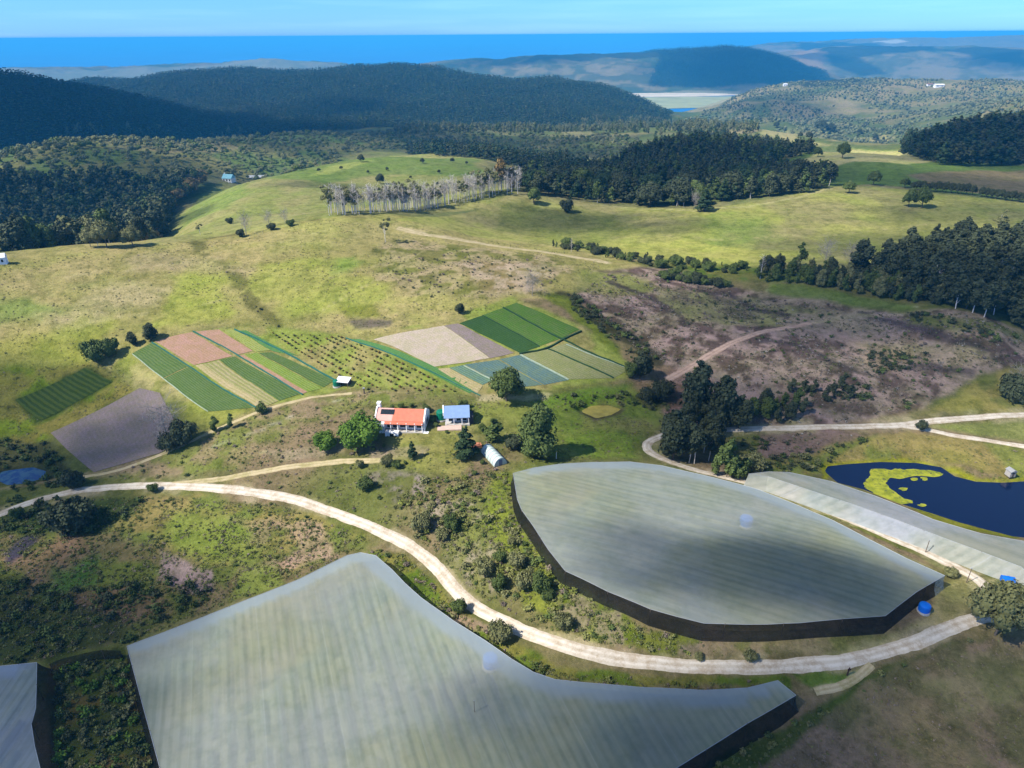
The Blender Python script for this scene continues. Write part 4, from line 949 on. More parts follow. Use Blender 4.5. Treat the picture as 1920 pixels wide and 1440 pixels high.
bed([(655, 636), (674, 636), (900, 728), (880, 738)], 'stripg', 'long narrow green strip between the orchard and the pale soil')
bed([(700, 637), (832, 611), (918, 672), (815, 688)], 'plough', '', True)
bed([(833, 611), (858, 607), (964, 662), (919, 672)], 'ploughd', '', True)
bed([(861, 607), (905, 592), (1012, 650), (976, 663)], 'green2', 'deep green bed right of the pale tilled soil')
bed([(906, 591), (942, 578), (1050, 636), (1013, 649)], 'mid', 'mixed green bed with olive patches, middle of the far plots')
bed([(944, 577), (968, 568), (1087, 618), (1053, 635)], 'mid', 'green bed at the far right corner of the plots')
bed([(842, 690), (869, 685), (925, 712), (905, 722)], 'teal', 'blue green cabbage bed behind the round tree')
bed([(871, 684), (935, 675), (1018, 722), (960, 727)], 'blue', 'bluish leaf bed right of the round tree')
bed([(937, 674), (974, 666), (1066, 713), (1020, 722)], 'blue', 'second bluish leaf bed below the deep green bed')
bed([(977, 665), (1028, 655), (1150, 710), (1068, 712)], 'tan', 'tan and green bed below the mixed green bed')
bed([(1030, 654), (1066, 643), (1182, 694), (1152, 709)], 'tan', 'tan bed at the right edge of the far plots')
bed([(820, 692), (841, 690), (905, 724), (895, 738)], 'beige', '', True)
bed([(262, 728), (300, 737), (345, 820), (300, 850)], 'purple', '', True)
bed([(95, 812), (262, 728), (300, 850), (176, 886)], 'purple', '', True)
bed([(28, 750), (160, 690), (212, 716), (78, 788)], 'dkg', 'dark kale rows left of the purple tilled field')

# strips of shade cloth standing between the beds
CLOTH = simple('teal_shade_cloth', alb(52, 112, 96), var=.2); CLOTHD = simple('dark_green_shade_cloth', alb(44, 78, 46), var=.2); PALE = simple('pale_fleece', alb(170, 184, 160), var=.2)
def cloth_fence(pts, mat, label, hgt=.7, wid=.35, post=None):
    hgt *= .7; wid *= .8
    w = wpoly(pts); c = spline(w, 2.0); m = MB()
    t = np.gradient(c, axis=0); t /= np.linalg.norm(t, axis=1)[:, None]; nrm = np.stack([-t[:, 1], t[:, 0]], -1)
    z = ZT(c[:, 0], c[:, 1]); vs = []; fs = []
    for i in range(len(c)):
        for sx, zz in ((-.5, -.1), (-.5, hgt * (1 + .12 * math.sin(i * 1.7))), (.5, hgt * (1 + .12 * math.sin(i * 1.7))), (.5, -.1)):
            p = c[i] + nrm[i] * sx * wid; vs.append((p[0], p[1], z[i] + zz))
    for i in range(len(c) - 1):
        for k in range(4): fs.append((4 * i + k, 4 * i + 4 + k, 4 * i + 4 + (k + 1) % 4, 4 * i + (k + 1) % 4))
    fs += [(0, 1, 2, 3), tuple(4 * (len(c) - 1) + k for k in (3, 2, 1, 0))]
    m.add(vs, fs); o = m.build('windbreak', mat); tag(o, label, 'windbreak')
cloth_fence([(285, 643), (355, 688), (482, 766)], CLOTH, 'teal shade cloth strip along the left side of the reddish soil')
cloth_fence([(362, 622), (446, 667), (568, 741)], CLOTH, 'teal shade cloth strip through the middle of the left plots')
cloth_fence([(440, 619), (520, 655), (632, 716)], CLOTH, 'teal shade cloth strip along the orchard side of the left plots', .9)
cloth_fence([(648, 634), (760, 676), (900, 742)], CLOTH, 'green shade cloth strip along the left edge of the narrow strip', .5)
cloth_fence([(943, 578), (1052, 636), (1150, 680), (1190, 698)], CLOTHD, 'dark green strip between the two right hand far plots', .9)
cloth_fence([(905, 592), (1012, 650)], CLOTHD, 'dark green strip between the deep green and mixed beds', .5)
cloth_fence([(974, 664), (1030, 652), (1090, 622)], CLOTHD, 'dark green strip crossing the far plots', .8, .8)
cloth_fence([(976, 665), (1066, 712)], PALE, 'pale fleece strip beside the bluish leaf bed', .3, .8)
cloth_fence([(1028, 655), (1150, 709)], CLOTHD, 'dark green strip between the two tan beds', .5, .6)
cloth_fence([(1062, 646), (1182, 694)], PALE, 'pale fleece strip along the right edge of the tan beds', .3, .5)
cloth_fence([(248, 664), (305, 709), (390, 772)], PALE, 'pale wire strip along the outer left edge of the plots', .3, .25)
cloth_fence([(870, 686), (925, 713)], PALE, 'short pale fleece strip behind the round tree', .3, .6)

# ------------------------------------------------------------------ water
def sheet(name, poly, z, mat, kind='structure', label=None, cat=None, th=None):
    me = bpy.data.meshes.new(name); me.from_pydata([(float(x), float(y), z) for x, y in poly], [], [tuple(range(len(poly)))])
    if me.polygons[0].normal.z < 0: me.flip_normals()
    me.materials.append(mat); return tag(link(name, me), label, cat, kind=kind)
def grow(P, d):
    P = np.asarray(P, float); c = P.mean(0); v = P - c; return c + v * (1 + d / (np.linalg.norm(v, axis=1)[:, None]))
m, nt, b = new_mat('dam_water')
b.inputs['Base Color'].default_value = (0.002, 0.007, 0.030, 1); b.inputs['Roughness'].default_value = .12; b.inputs['Specular IOR Level'].default_value = .32
bump(nt, b, noise(nt, 1.2, 3), .05, .1)
DAMW = m
m, nt, b = new_mat('small_pond_water')
nt.links.new(mixc(nt, (0.008, 0.035, 0.13, 1), (0.03, 0.08, 0.14, 1), mrange(nt, noise(nt, .5, 4), .45, .6)), b.inputs['Base Color']); b.inputs['Roughness'].default_value = .1
PONDW = m
sheet('dam_water', grow(POND_W, 1.5), PONDZ, DAMW); sheet('pond_water', grow(POND2_W, .8), POND2Z, PONDW)
sheet('dry_pond_bed', grow(POND3_W, .6), POND3Z + .1, simple('ochre_pond_scum', alb(170, 156, 74), var=.25, scale=.4))
m, nt, b = new_mat('yellow_green_algae')
nt.links.new(mixc(nt, mixc(nt, alb(128, 136, 34), alb(170, 172, 46), mrange(nt, noise(nt, .5, 5, .7), .4, .6)), (0.012, 0.022, 0.030, 1), mrange(nt, noise(nt, .9, 6, .75), .56, .64)), b.inputs['Base Color']); b.inputs['Roughness'].default_value = .8
bump(nt, b, noise(nt, 2, 4), .5, .1); ALG = m
def algae(pts, k, wob=1.0):
    p = plane_pt(np.array(pts)[:, 0], np.array(pts)[:, 1], PONDZ); c = spline(np.vstack([p, p[:1]]), .7)[:-1]
    s = np.arange(len(c)); cc = c.mean(0); v = c - cc; v /= np.linalg.norm(v, axis=1)[:, None] + 1e-9
    c = c + v * ((fbm(s * .9, s * 0 + k, 3, 4, k) - .5) * wob)[:, None]
    return c
algs = [algae([(1636, 881), (1700, 880), (1740, 882), (1768, 889), (1758, 894), (1720, 892), (1690, 897), (1668, 899), (1662, 908), (1672, 918), (1684, 926), (1700, 936), (1713, 942), (1700, 946), (1668, 940), (1640, 926), (1619, 916), (1620, 905), (1630, 896)], 3, 3.2)]
m_ = MB()
def cdt_sheet(name, poly, z, mat, kind, label=None, cat=None):
    r = delaunay_2d_cdt([Vector(p) for p in poly], [], [list(range(len(poly)))], 1, 1e-4)
    me = bpy.data.meshes.new(name); me.from_pydata([(v.x, v.y, z) for v in r[0]], [], [tuple(f) for f in r[2]]); me.materials.append(mat); me.update()
    if len(me.polygons) and me.polygons[0].normal.z < 0: me.flip_normals()
    return tag(link(name, me), label, cat, kind=kind)
cdt_sheet('algae_mat', algs[0], PONDZ + .05, ALG, 'stuff', 'yellow green algae mat curving across the dam', 'algae')
for i, (x, y, r) in enumerate([(1694, 917, 8), (1712, 898, 6), (1732, 897, 5), (1728, 947, 6)]):
    cdt_sheet('algae_patch', algae([(x - r, y), (x - r * .3, y - r * .4), (x + r, y - r * .2), (x + r * .8, y + r * .4), (x - r * .4, y + r * .5)], 20 + i, 2.0), PONDZ + .06 + i * .002, ALG, 'stuff', 'small loose patch of floating algae on the dam', 'algae')
cdt_sheet('lagoon_sandbank', plane_pt(np.array([1170, 1230, 1330, 1400, 1400, 1300, 1180]), np.array([170, 165, 165, 168, 178, 181, 182]), SEA + 1.0), SEA + 1.0, simple('lagoon_sand', alb(222, 208, 180), var=.2, scale=.01), 'structure')
cdt_sheet('lagoon_sandbank', plane_pt(np.array([1190, 1330, 1400, 1400, 1230]), np.array([182.5, 181, 180, 200, 204]), SEA + 1.2), SEA + 1.2, simple('marsh_flat', alb(168, 172, 120), var=.2, scale=.01), 'structure')
cdt_sheet('lagoon_sandbank', plane_pt(np.array([1590, 1680, 1800, 1830, 1700, 1600]), np.array([151, 150, 148, 150, 152, 153]), SEA + 1.4), SEA + 1.4, simple('far_lagoon_sand', alb(230, 222, 205), var=.1, scale=.01), 'structure')
ptc = MB()

# ------------------------------------------------------------------ orchard nets
def net_mat(name, col, alpha, ang=0.0, pitch=3.0, amt=.12, trans=.35, rough=.9):
    c0_ = col
    m = bpy.data.materials.new(name); m.use_nodes = True; nt = m.node_tree
    for n in list(nt.nodes): nt.nodes.remove(n)
    out = nt.nodes.new('ShaderNodeOutputMaterial'); tr = nt.nodes.new('ShaderNodeBsdfTransparent'); d = nt.nodes.new('ShaderNodeBsdfDiffuse'); tl = nt.nodes.new('ShaderNodeBsdfTranslucent')
    t = nt.nodes.new('ShaderNodeTexCoord'); mp_ = nt.nodes.new('ShaderNodeMapping'); mp_.inputs['Rotation'].default_value = (0, 0, -ang); nt.links.new(t.outputs['Object'], mp_.inputs[0])
    st = nt.nodes.new('ShaderNodeMapping'); st.inputs['Scale'].default_value = (.06, 1.2, 1); nt.links.new(mp_.outputs[0], st.inputs[0])
    n1 = noise(nt, .9, 5, .65, vec=st.outputs[0]); n2 = noise(nt, .045, 5, .6)
    c = mixc(nt, tuple(x * (1 - amt) for x in col[:3]) + (1,), tuple(min(1, x * (1 + amt)) for x in col[:3]) + (1,), mrange(nt, n1, .3, .7))
    c = mixc(nt, c, mixc(nt, c, (.86, .90, .80, 1), 1.0, 'MULTIPLY'), mrange(nt, n2, .40, .60))
    c = mixc(nt, c, mixc(nt, c, (1.08, 1.0, .86, 1), 1.0, 'MULTIPLY'), mrange(nt, noise(nt, .028, 5, .6), .48, .62))
    sy = nt.nodes.new('ShaderNodeSeparateXYZ'); nt.links.new(mp_.outputs[0], sy.inputs[0])
    pitch *= .55
    ln_ = mrange(nt, math2(nt, 'PINGPONG', math2(nt, 'ADD', sy.outputs['Y'], math2(nt, 'MULTIPLY', noise(nt, .15, 3), .5)), pitch / 2), .10 * pitch, .30 * pitch, 1.0, 0.0)
    ln_ = math2(nt, 'MULTIPLY', ln_, mrange(nt, noise(nt, .05, 4), .40, .62, .05, 1.0))
    c = mixc(nt, c, mixc(nt, c, (.84, .87, .86, 1), 1.0, 'MULTIPLY'), ln_)
    sm_ = mrange(nt, math2(nt, 'PINGPONG', sy.outputs['Y'], 6.4), .0, .14, 1.0, 0.0)
    c = mixc(nt, c, (min(1, col[0] * 1.25), min(1, col[1] * 1.25), min(1, col[2] * 1.28), 1), math2(nt, 'MULTIPLY', sm_, .3))
    c = mixc(nt, c, mixc(nt, c, (.86, .88, .88, 1), 1.0, 'MULTIPLY'), mrange(nt, noise(nt, .35, 5, .7), .45, .65))
    hm_ = attr(nt, 'hem').outputs['Fac']; c = mixc(nt, c, (c0_[0] * .80, c0_[1] * .88, c0_[2] * 1.05, 1), math2(nt, 'MULTIPLY', hm_, .85))
    nt.links.new(c, d.inputs[0]); nt.links.new(c, tl.inputs[0])
    m1 = nt.nodes.new('ShaderNodeMixShader'); m1.inputs[0].default_value = trans; nt.links.new(d.outputs[0], m1.inputs[1]); nt.links.new(tl.outputs[0], m1.inputs[2])
    m2 = nt.nodes.new('ShaderNodeMixShader'); nt.links.new(math2(nt, 'ADD', mrange(nt, n2, .3, .7, alpha - .05, alpha + .05), math2(nt, 'MULTIPLY', hm_, .08)), m2.inputs[0])
    nt.links.new(tr.outputs[0], m2.inputs[1]); nt.links.new(m1.outputs[0], m2.inputs[2]); nt.links.new(m2.outputs[0], out.inputs[0])
    return m
WOOD = simple('weathered_pole_wood', alb(120, 104, 88), var=.2); STEEL = simple('galvanised_steel', alb(170, 174, 176), rough=.5, var=.08)
FOOT = []
def net_block(roofpx, h, label, dirpx, roofm, wallm_fn, splay=1.1, tent=.07, group=None, grid=1.5, postgap=9.0, wall_low=None, hem=1.0):
    R = hit(np.array(roofpx)[:, 0], np.array(roofpx)[:, 1], h)[:, :2]
    a = at(*dirpx[0])[:2]; b_ = at(*dirpx[1])[:2]; dv = (b_ - a) / np.linalg.norm(b_ - a); ang = math.atan2(dv[1], dv[0]); pv_ = np.array([-dv[1], dv[0]])
    # densify the outline
    B = []
    for i in range(len(R)):
        p, q = R[i], R[(i + 1) % len(R)]; n = max(1, int(np.linalg.norm(q - p) / 3.0)); B += [p + (q - p) * k / n for k in range(n)]
    B = np.array(B); c0 = B.mean(0)
    def zr(x, y, edge):
        z = 0
        for dx in (-9, -3, 3, 9):
            for dy in (-9, 0, 9): z = z + ZT(x + dx, y + dy)
        z = z / 12 + h; s = (x * pv_[0] + y * pv_[1]); l = x * dv[0] + y * dv[1]
        w = np.abs((s / 4.5) % 2 - 1) - .5; w2 = np.abs((l / 6) % 2 - 1) - .5
        return z + (w * tent * 2 + w2 * tent * .7) * edge
    x0, y0 = B.min(0); x1, y1 = B.max(0)
    gx, gy = np.meshgrid(np.arange(x0, x1, grid), np.arange(y0, y1, grid)); gx = gx.ravel(); gy = gy.ravel()
    sd = poly_sd(gx, gy, B); k = sd < -1.2; gx, gy, sd = gx[k], gy[k], sd[k]
    pts = [Vector(p) for p in B] + [Vector((x, y)) for x, y in zip(gx, gy)]
    r = delaunay_2d_cdt(pts, [], [list(range(len(B)))], 1, 1e-4)
    V = np.array([(v.x, v.y) for v in r[0]]); e = smooth(0, 3, -poly_sd(V[:, 0], V[:, 1], B)); z = zr(V[:, 0], V[:, 1], e)
    root = empty('net_shelter', (c0[0], c0[1], float(ZT(c0[0], c0[1]))), 0, label, 'crop net', group)
    off = np.array([c0[0], c0[1], root.location.z])
    me = bpy.data.meshes.new('roof_net'); me.from_pydata([tuple(map(float, (x - off[0], y - off[1], zz - off[2]))) for (x, y), zz in zip(V, z)], [], [tuple(f) for f in r[2]])
    me.materials.append(roofm(ang)); me.update()
    if me.polygons[0].normal.z < 0: me.flip_normals()
    me.polygons.foreach_set('use_smooth', np.ones(len(me.polygons), bool)); link('roof_net', me, root)
    sdv = -poly_sd(V[:, 0], V[:, 1], B); mid_ = np.array([wallm_fn(np.array(p_), ang) is not DKNET for p_ in B])
    nb_ = np.array([mid_[int(((B - v_) ** 2).sum(1).argmin())] for v_ in V])
    hw = 3.0 + 1.2 * (fbm(V[:, 0], V[:, 1], 9, 2, 9) - .5)
    ha = me.attributes.new('hem', 'FLOAT', 'POINT'); ha.data.foreach_set('value', ((1 - smooth(hw - .5, hw + .7, sdv)) * nb_ * hem).astype(np.float32))
    # walls lean outwards to their anchors
    zt_ = zr(B[:, 0], B[:, 1], np.zeros(len(B)))
    area = 0.5 * np.sum(B[:, 0] * np.roll(B[:, 1], -1) - np.roll(B[:, 0], -1) * B[:, 1])
    t = np.roll(B, -1, 0) - np.roll(B, 1, 0); t /= np.linalg.norm(t, axis=1)[:, None]; nrm = np.stack([t[:, 1], -t[:, 0]], -1) * (1 if area > 0 else -1)
    sp = splay if not callable(splay) else np.array([splay(p) for p in B])[:, None]
    O = B + nrm * sp; zb = ZT(O[:, 0], O[:, 1])
    n = len(B); vs = []; fs = []
    for i in range(n):
        for k2 in range(4):
            f = k2 / 3; p = B[i] * (1 - f) + O[i] * f; p = p - nrm[i] * .25 * math.sin(math.pi * f)
            vs.append((float(p[0] - off[0]), float(p[1] - off[1]), float(zt_[i] * (1 - f) + (zb[i] + .03) * f - off[2])))
    runs = []
    for i in range(n):
        mat_ = wallm_fn((B[i] + B[(i + 1) % n]) / 2, ang)
        if not runs or runs[-1][0] is not mat_: runs.append((mat_, []))
        runs[-1][1].append(i)
    if len(runs) > 1 and runs[0][0] is runs[-1][0]: runs[0] = (runs[0][0], runs[-1][1] + runs[0][1]); runs.pop()
    for mt, il in runs:
        il2 = il + [(il[-1] + 1) % n] if len(runs) > 1 else il + [il[0]]
        vv = [v for i in il2 for v in vs[4 * i:4 * i + 4]]
        fl = [(4 * i + k2, 4 * i + k2 + 1, 4 * i + 5 + k2, 4 * i + 4 + k2) for i in range(len(il2) - 1) for k2 in range(3)]
        me = bpy.data.meshes.new('wall_net'); me.from_pydata(vv, [], fl); me.materials.append(mt); me.update(); link('wall_net', me, root)
    # perimeter poles and edge cable
    step = max(1, int(postgap / 3)); cable = MB()
    for i in range(0, n, step):
        p = B[i]; mb = MB().tube((p[0] - off[0], p[1] - off[1], ZT(*p) - off[2] - .2), (p[0] - off[0], p[1] - off[1], zt_[i] - off[2] + .12), .07, .06, 6)
        mb.build('pole', WOOD, root)
    for i in range(n):
        j = (i + 1) % n; cable.tube((B[i][0] - off[0], B[i][1] - off[1], zt_[i] - off[2] + .03), (B[j][0] - off[0], B[j][1] - off[1], zt_[j] - off[2] + .03), .05, .05, 4, False)
    cable.build('edge_cable', STEEL, root)
    FOOT.append(O); return B, ang, dv, pv_, root
def rows_under(B, dv, pv_, pitch, mat, label, hgt=1.3, wid=1.1, inset=3.0, seed=0):
    rng = np.random.default_rng(seed); c0 = B.mean(0); s = (B - c0) @ pv_; l = (B - c0) @ dv
    vs = []; fs = []; va = []
    for r in np.arange(s.min() + 1, s.max() - 1, pitch):
        ls = np.arange(l.min(), l.max(), 1.6); P = c0 + pv_ * r + ls[:, None] * dv
        ok = poly_sd(P[:, 0], P[:, 1], B) < -inset; z = ZT(P[:, 0], P[:, 1]); prev = False
        for i in range(len(ls)):
            if ok[i] and rng.uniform() > .04:
                w = wid * rng.uniform(.35, .6); hh = hgt * rng.uniform(.65, 1.1); p = P[i] + pv_ * rng.uniform(-.15, .15)
                b0 = len(vs)
                for k_, (o_, zz) in enumerate(((-w, 0), (-w * .75, hh * .7), (0, hh), (w * .75, hh * .7), (w, 0))): vs.append((p[0] + pv_[0] * o_, p[1] + pv_[1] * o_, z[i] + zz)); va.append(rng.uniform())
                if prev:
                    for k_ in range(4): fs.append((b0 - 5 + k_, b0 + k_, b0 + k_ + 1, b0 - 4 + k_))
                prev = True
            else: prev = False
    me = mesh_np('berry_bush_rows', np.array(vs), np.array(fs), mat, np.array(va)); tag(link('berry_bush_rows', me), label, 'crops', kind='stuff')
ROOFG = lambda ang: net_mat('grey_green_shade_net', alb(200, 206, 198, 1.12), .60, ang, amt=.07)
ROOFB = lambda ang: net_mat('blue_grey_shade_net', alb(176, 190, 206, 1.1), .60, ang)
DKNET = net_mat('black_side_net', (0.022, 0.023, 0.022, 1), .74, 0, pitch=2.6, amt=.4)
PNET = net_mat('pale_side_net', alb(196, 208, 214), .50, 0, amt=.15)
WNET = net_mat('white_side_net', alb(212, 216, 224, 1.1), .76, 0, amt=.1)
ROWG = leaf_mat('berry_bush_leaves', (0.022, 0.036, 0.014, 1), (0.07, 0.085, 0.035, 1))
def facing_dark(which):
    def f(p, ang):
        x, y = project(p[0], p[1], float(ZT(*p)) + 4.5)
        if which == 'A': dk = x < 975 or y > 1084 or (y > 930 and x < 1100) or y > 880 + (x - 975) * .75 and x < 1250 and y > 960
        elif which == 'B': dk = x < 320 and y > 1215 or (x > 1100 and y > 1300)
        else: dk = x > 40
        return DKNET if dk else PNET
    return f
ca_ = at(1330, 1010)[:2]
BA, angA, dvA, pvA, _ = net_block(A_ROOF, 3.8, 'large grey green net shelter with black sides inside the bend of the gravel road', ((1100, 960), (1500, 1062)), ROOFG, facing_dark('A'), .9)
rows_under(BA, dvA, pvA, 3.2, ROWG, 'berry bush rows beneath the large net inside the road bend', seed=1)
cb_ = at(800, 1330)[:2]
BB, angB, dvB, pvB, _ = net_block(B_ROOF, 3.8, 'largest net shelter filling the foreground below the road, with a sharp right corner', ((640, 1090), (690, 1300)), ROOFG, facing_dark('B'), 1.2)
rows_under(BB, dvB, pvB, 3.0, ROWG, 'berry bush rows beneath the foreground net', seed=2)
cc_ = at(-60, 1400)[:2]
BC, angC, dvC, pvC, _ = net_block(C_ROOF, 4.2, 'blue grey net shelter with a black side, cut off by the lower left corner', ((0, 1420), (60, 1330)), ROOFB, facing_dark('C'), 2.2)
rows_under(BC, dvC, pvC, 3.0, ROWG, 'berry bush rows beneath the lower left net', seed=3)
D_ROOF = [(1404, 887), (1440, 883), (1480, 885), (1560, 900), (1640, 926), (1700, 950), (1750, 972), (1840, 998), (1930, 1012), (2060, 1030), (2100, 1080), (1960, 1100), (1915, 1062), (1840, 1035), (1760, 1005), (1680, 975), (1600, 947), (1500, 912), (1440, 892)]
BD, angD, dvD, pvD, _ = net_block(D_ROOF, 3.6, 'long pale net tunnel with white sides between the dam and the gravel road', ((1500, 905), (1850, 1030)), lambda a: net_mat('pale_blue_grey_net', alb(198, 202, 206, 1.1), .70, a, pitch=9, amt=.05), lambda p, a: WNET, 2.6, .06, hem=.0)

# ------------------------------------------------------------------ net fence of the bushy enclosure, poles, tanks
def wall_line(name, pts, h, mat, label, cat, pgap=6):
    w = wpoly(pts); c = spline(w, 1.5); z = ZT(c[:, 0], c[:, 1]); n = len(c)
    root = empty(name, (c[0][0], c[0][1], z[0]), 0, label, cat); o = np.array([c[0][0], c[0][1], z[0]])
    vs = []; fs = []
    for i in range(n):
        sag = .15 * math.sin(i * 1.3)
        for zz in (0.02, h * .5, h + sag): vs.append((c[i][0] - o[0], c[i][1] - o[1], z[i] - o[2] + zz))
    for i in range(n - 1):
        for k in range(2): fs.append((3 * i + k, 3 * i + 3 + k, 3 * i + 4 + k, 3 * i + 1 + k))
    MB().add(vs, fs).build('net', mat, root)
    for i in range(0, n, pgap): MB().tube((c[i][0] - o[0], c[i][1] - o[1], z[i] - o[2] - .2), (c[i][0] - o[0], c[i][1] - o[1], z[i] - o[2] + h + .25), .06, .05, 6).build('pole', WOOD, root)
wall_line('net_fence', [(100, 1262), (130, 1250), (180, 1238), (232, 1236)], 2.6, DKNET, 'black net fence joining the two foreground net shelters behind the enclosure', 'fence')
def pole(px, py, h, label, r=.09, col=None, arm=False):
    p = at(px, py); root = empty('pole', p, 0, label, 'pole')
    MB().tube((0, 0, -.3), (0, 0, h), r, r * .75, 8).build('post', col or WOOD, root)
    if arm: MB().box(-.7, .7, -.06, .06, h - .5, h - .38).build('crossarm', WOOD, root)
    else: MB().box(-r * 1.4, r * 1.4, -r * 1.4, r * 1.4, h, h + .06).build('cap', STEEL, root)
    return root
WHITE = simple('white_paint', (0.78, 0.77, 0.74, 1), var=.04)
pole(891, 1362, 7.0, 'thin dark pole poking through the foreground net', .06)
pole(1735, 1036, 3.6, 'slim pole at the road edge beside the big net, farther one'); pole(1812, 1092, 4.0, 'slim pole at the road edge near the sharp net corner')
pole(1043, 860, 2.6, 'white post standing right of the tall dark tree', .12, WHITE)
pole(683, 738, 2.0, 'short brown post on the track above the orange roofed house', .25)
TANKG = simple('green_plastic_tank', alb(16, 120, 92), rough=.45, var=.06); TANKB = simple('blue_plastic_tank', (0.006, 0.13, 0.52, 1), rough=.4, var=.06)
CONC = simple('pale_concrete', alb(206, 198, 186), var=.1)
def tank(px, py, r, h, mat, label, plinth=True):
    p = at(px, py); root = empty('water_tank', p, 0, label, 'water tank')
    m = MB().tube((0, 0, .3), (0, 0, h), r, r, 20, False).dome((0, 0, h), r, r * .32, 20, 4)
    for k in range(1, 5): m.tube((0, 0, .3 + (h - .3) * k / 5 - .04), (0, 0, .3 + (h - .3) * k / 5 + .04), r * 1.03, r * 1.03, 20)
    m.build('body', mat, root)
    MB().tube((0, 0, h + r * .28), (0, 0, h + r * .38), r * .25, r * .25, 12).build('lid', mat, root)
    MB().tube((0, 0, -.6), (0, 0, .3), r * 1.2, r * 1.15, 16).build('plinth', CONC, root)
tank(828, 786, 1.5, 2.7, TANKG, 'green water tank left of the blue roofed cottage')
tank(632, 724, 1.2, 2.0, TANKG, 'green water tank beside the small white roofed shed')
tank(1731, 1146, 1.1, 1.7, TANKB, 'bright blue water tank at the black net corner')
tank(1398, 984, 1.5, 2.0, TANKB, 'blue tank seen faintly through the middle of the big net')
tank(920, 1248, 1.5, 2.3, TANKB, 'blue water tank seen through the foreground net')
p = at(1883, 1102); r_ = empty('tank_stand', p, -.3, 'small brown stand carrying a blue tank beside the white net tunnel', 'stand')
for sx in (-.9, .9):
    for sy in (-.7, .7): MB().tube((sx, sy, -.3), (sx, sy, 1.5), .09, .09, 6).build('leg', WOOD, r_)
MB().box(-1.1, 1.1, -.9, .9, 1.5, 1.65).build('deck', WOOD, r_)
MB().box(-.8, .8, -.5, .5, 0, 1.1).build('locker', simple('rusty_panel', alb(120, 92, 76), var=.3), r_)
t_ = empty('water_tank', p + np.array([0, 0, 1.65]), -.3, 'blue water tank raised on a brown stand beside the white net tunnel', 'water tank')
MB().tube((-1.2, 0, .7), (1.2, 0, .7), .75, .75, 16).build('body', TANKB, t_); MB().tube((0, 0, 1.35), (0, 0, 1.55), .22, .22, 10).build('lid', TANKB, t_)
for sx in (-.8, .8): MB().box(sx - .1, sx + .1, -.6, .6, 0, .25).build('cradle', TANKB, t_)
p = at(1588, 1266); r_ = empty('gate_post', p, 0, 'leaning dark brown post with a board at the sandy turn off', 'post')
MB().tube((0, 0, -.2), (.12, 0, 2.0), .16, .12, 7).build('post', simple('dark_brown_wood', alb(74, 52, 44), var=.3), r_)
MB().box(-.15, .45, -.05, .05, 1.3, 1.75).build('board', simple('dark_board', alb(86, 62, 52), var=.3), r_)
# pump hut on legs at the dam
p = plane_pt(1891, 897, PONDZ); p = np.array([p[0], p[1], PONDZ]); r_ = empty('pump_hut', p, .15, 'small grey pump hut on legs at the edge of the dam', 'hut')
for sx in (-.7, .7):
    for sy in (-.7, .7): MB().tube((sx, sy, -1.2), (sx, sy, 1.0), .08, .08, 6).build('leg', WOOD, r_)
MB().box(-.9, .9, -.9, .9, 1.0, 2.8).build('wall', simple('grey_hut_panel', alb(186, 180, 172), var=.08), r_)
MB().prism([(-1.1, 2.75), (1.1, 2.75), (0, 3.35)], -1.1, 1.1).build('roof', simple('grey_tin', alb(160, 160, 160), var=.1), r_)
MB().box(-.3, .3, -.93, -.9, 1.05, 2.4).build('door', simple('grey_door', alb(110, 104, 98)), r_)

# ------------------------------------------------------------------ houses
GLASS = simple('dark_window_glass', (0.02, 0.025, 0.03, 1), rough=.08, var=.1)
def corr(name, col, k=9):
    m, nt, b = new_mat(name); t = nt.nodes.new('ShaderNodeTexCoord'); w = nt.nodes.new('ShaderNodeTexWave'); w.bands_direction = 'X'; w.inputs['Scale'].default_value = k * .35
    nt.links.new(t.outputs['Object'], w.inputs[0]); n = noise(nt, .9, 4)
    c = mixc(nt, tuple(x * .86 for x in col[:3]) + (1,), col, mrange(nt, n, .35, .65)); nt.links.new(c, b.inputs['Base Color']); bump(nt, b, w.outputs[0], .5, .05); b.inputs['Roughness'].default_value = .5
    return m
ORANGE = corr('orange_red_tin', (0.60, 0.175, 0.10, 1)); PALEO = corr('faded_pink_tin', (0.66, 0.36, 0.30, 1)); BLUE = corr('blue_grey_tin', (0.20, 0.30, 0.48, 1)); TURQ = corr('pale_turquoise_tin', (0.22, 0.50, 0.56, 1)); WTIN = corr('white_tin', (0.72, 0.72, 0.70, 1))
def windows(root, xs, y, z0, z1, w, wallx=None):
    for x in xs:
        f = MB().box(x - w / 2 - .09, x + w / 2 + .09, y - .05, y, z0 - .09, z1 + .09).build('window', WHITE, root)
        MB().box(x - w / 2, x + w / 2, y - .08, y - .052, z0, z1).build('pane', GLASS, f)
p = at(753, 803); zb = p[2] + .35
H = empty('farmhouse', (p[0], p[1] + 2.6, zb), R_(-5), 'white farmhouse with bright orange red roof and solar panels on the hill above the bend', 'house')
MB().box(-7.2, 7.2, -3.3, 3.3, -1.5, 2.75).build('wall', WHITE, H)
gp = [(-3.75, -1.5), (3.75, -1.5), (3.75, 3.0), (0, 5.45), (-3.75, 3.0)]
rf = MB().prismx([(-3.9, 2.72), (0, 4.9), (3.9, 2.72), (3.9, 2.85), (0, 5.05), (-3.9, 2.85)], -2.2, 7.2).build('roof', ORANGE, H)
MB().prismx([(-3.9, 2.70), (0, 4.88), (3.9, 2.70), (3.9, 2.83), (0, 5.02), (-3.9, 2.83)], -7.2, -2.2).build('roof', PALEO, H)
MB().prismx([(-3.35, 2.7), (3.35, 2.7), (0, 4.75)], -7.18, 7.18).build('gable_fill', WHITE, H)
for x0 in (-7.6, 7.2): MB().prismx(gp, x0, x0 + .4).build('parapet', WHITE, H)
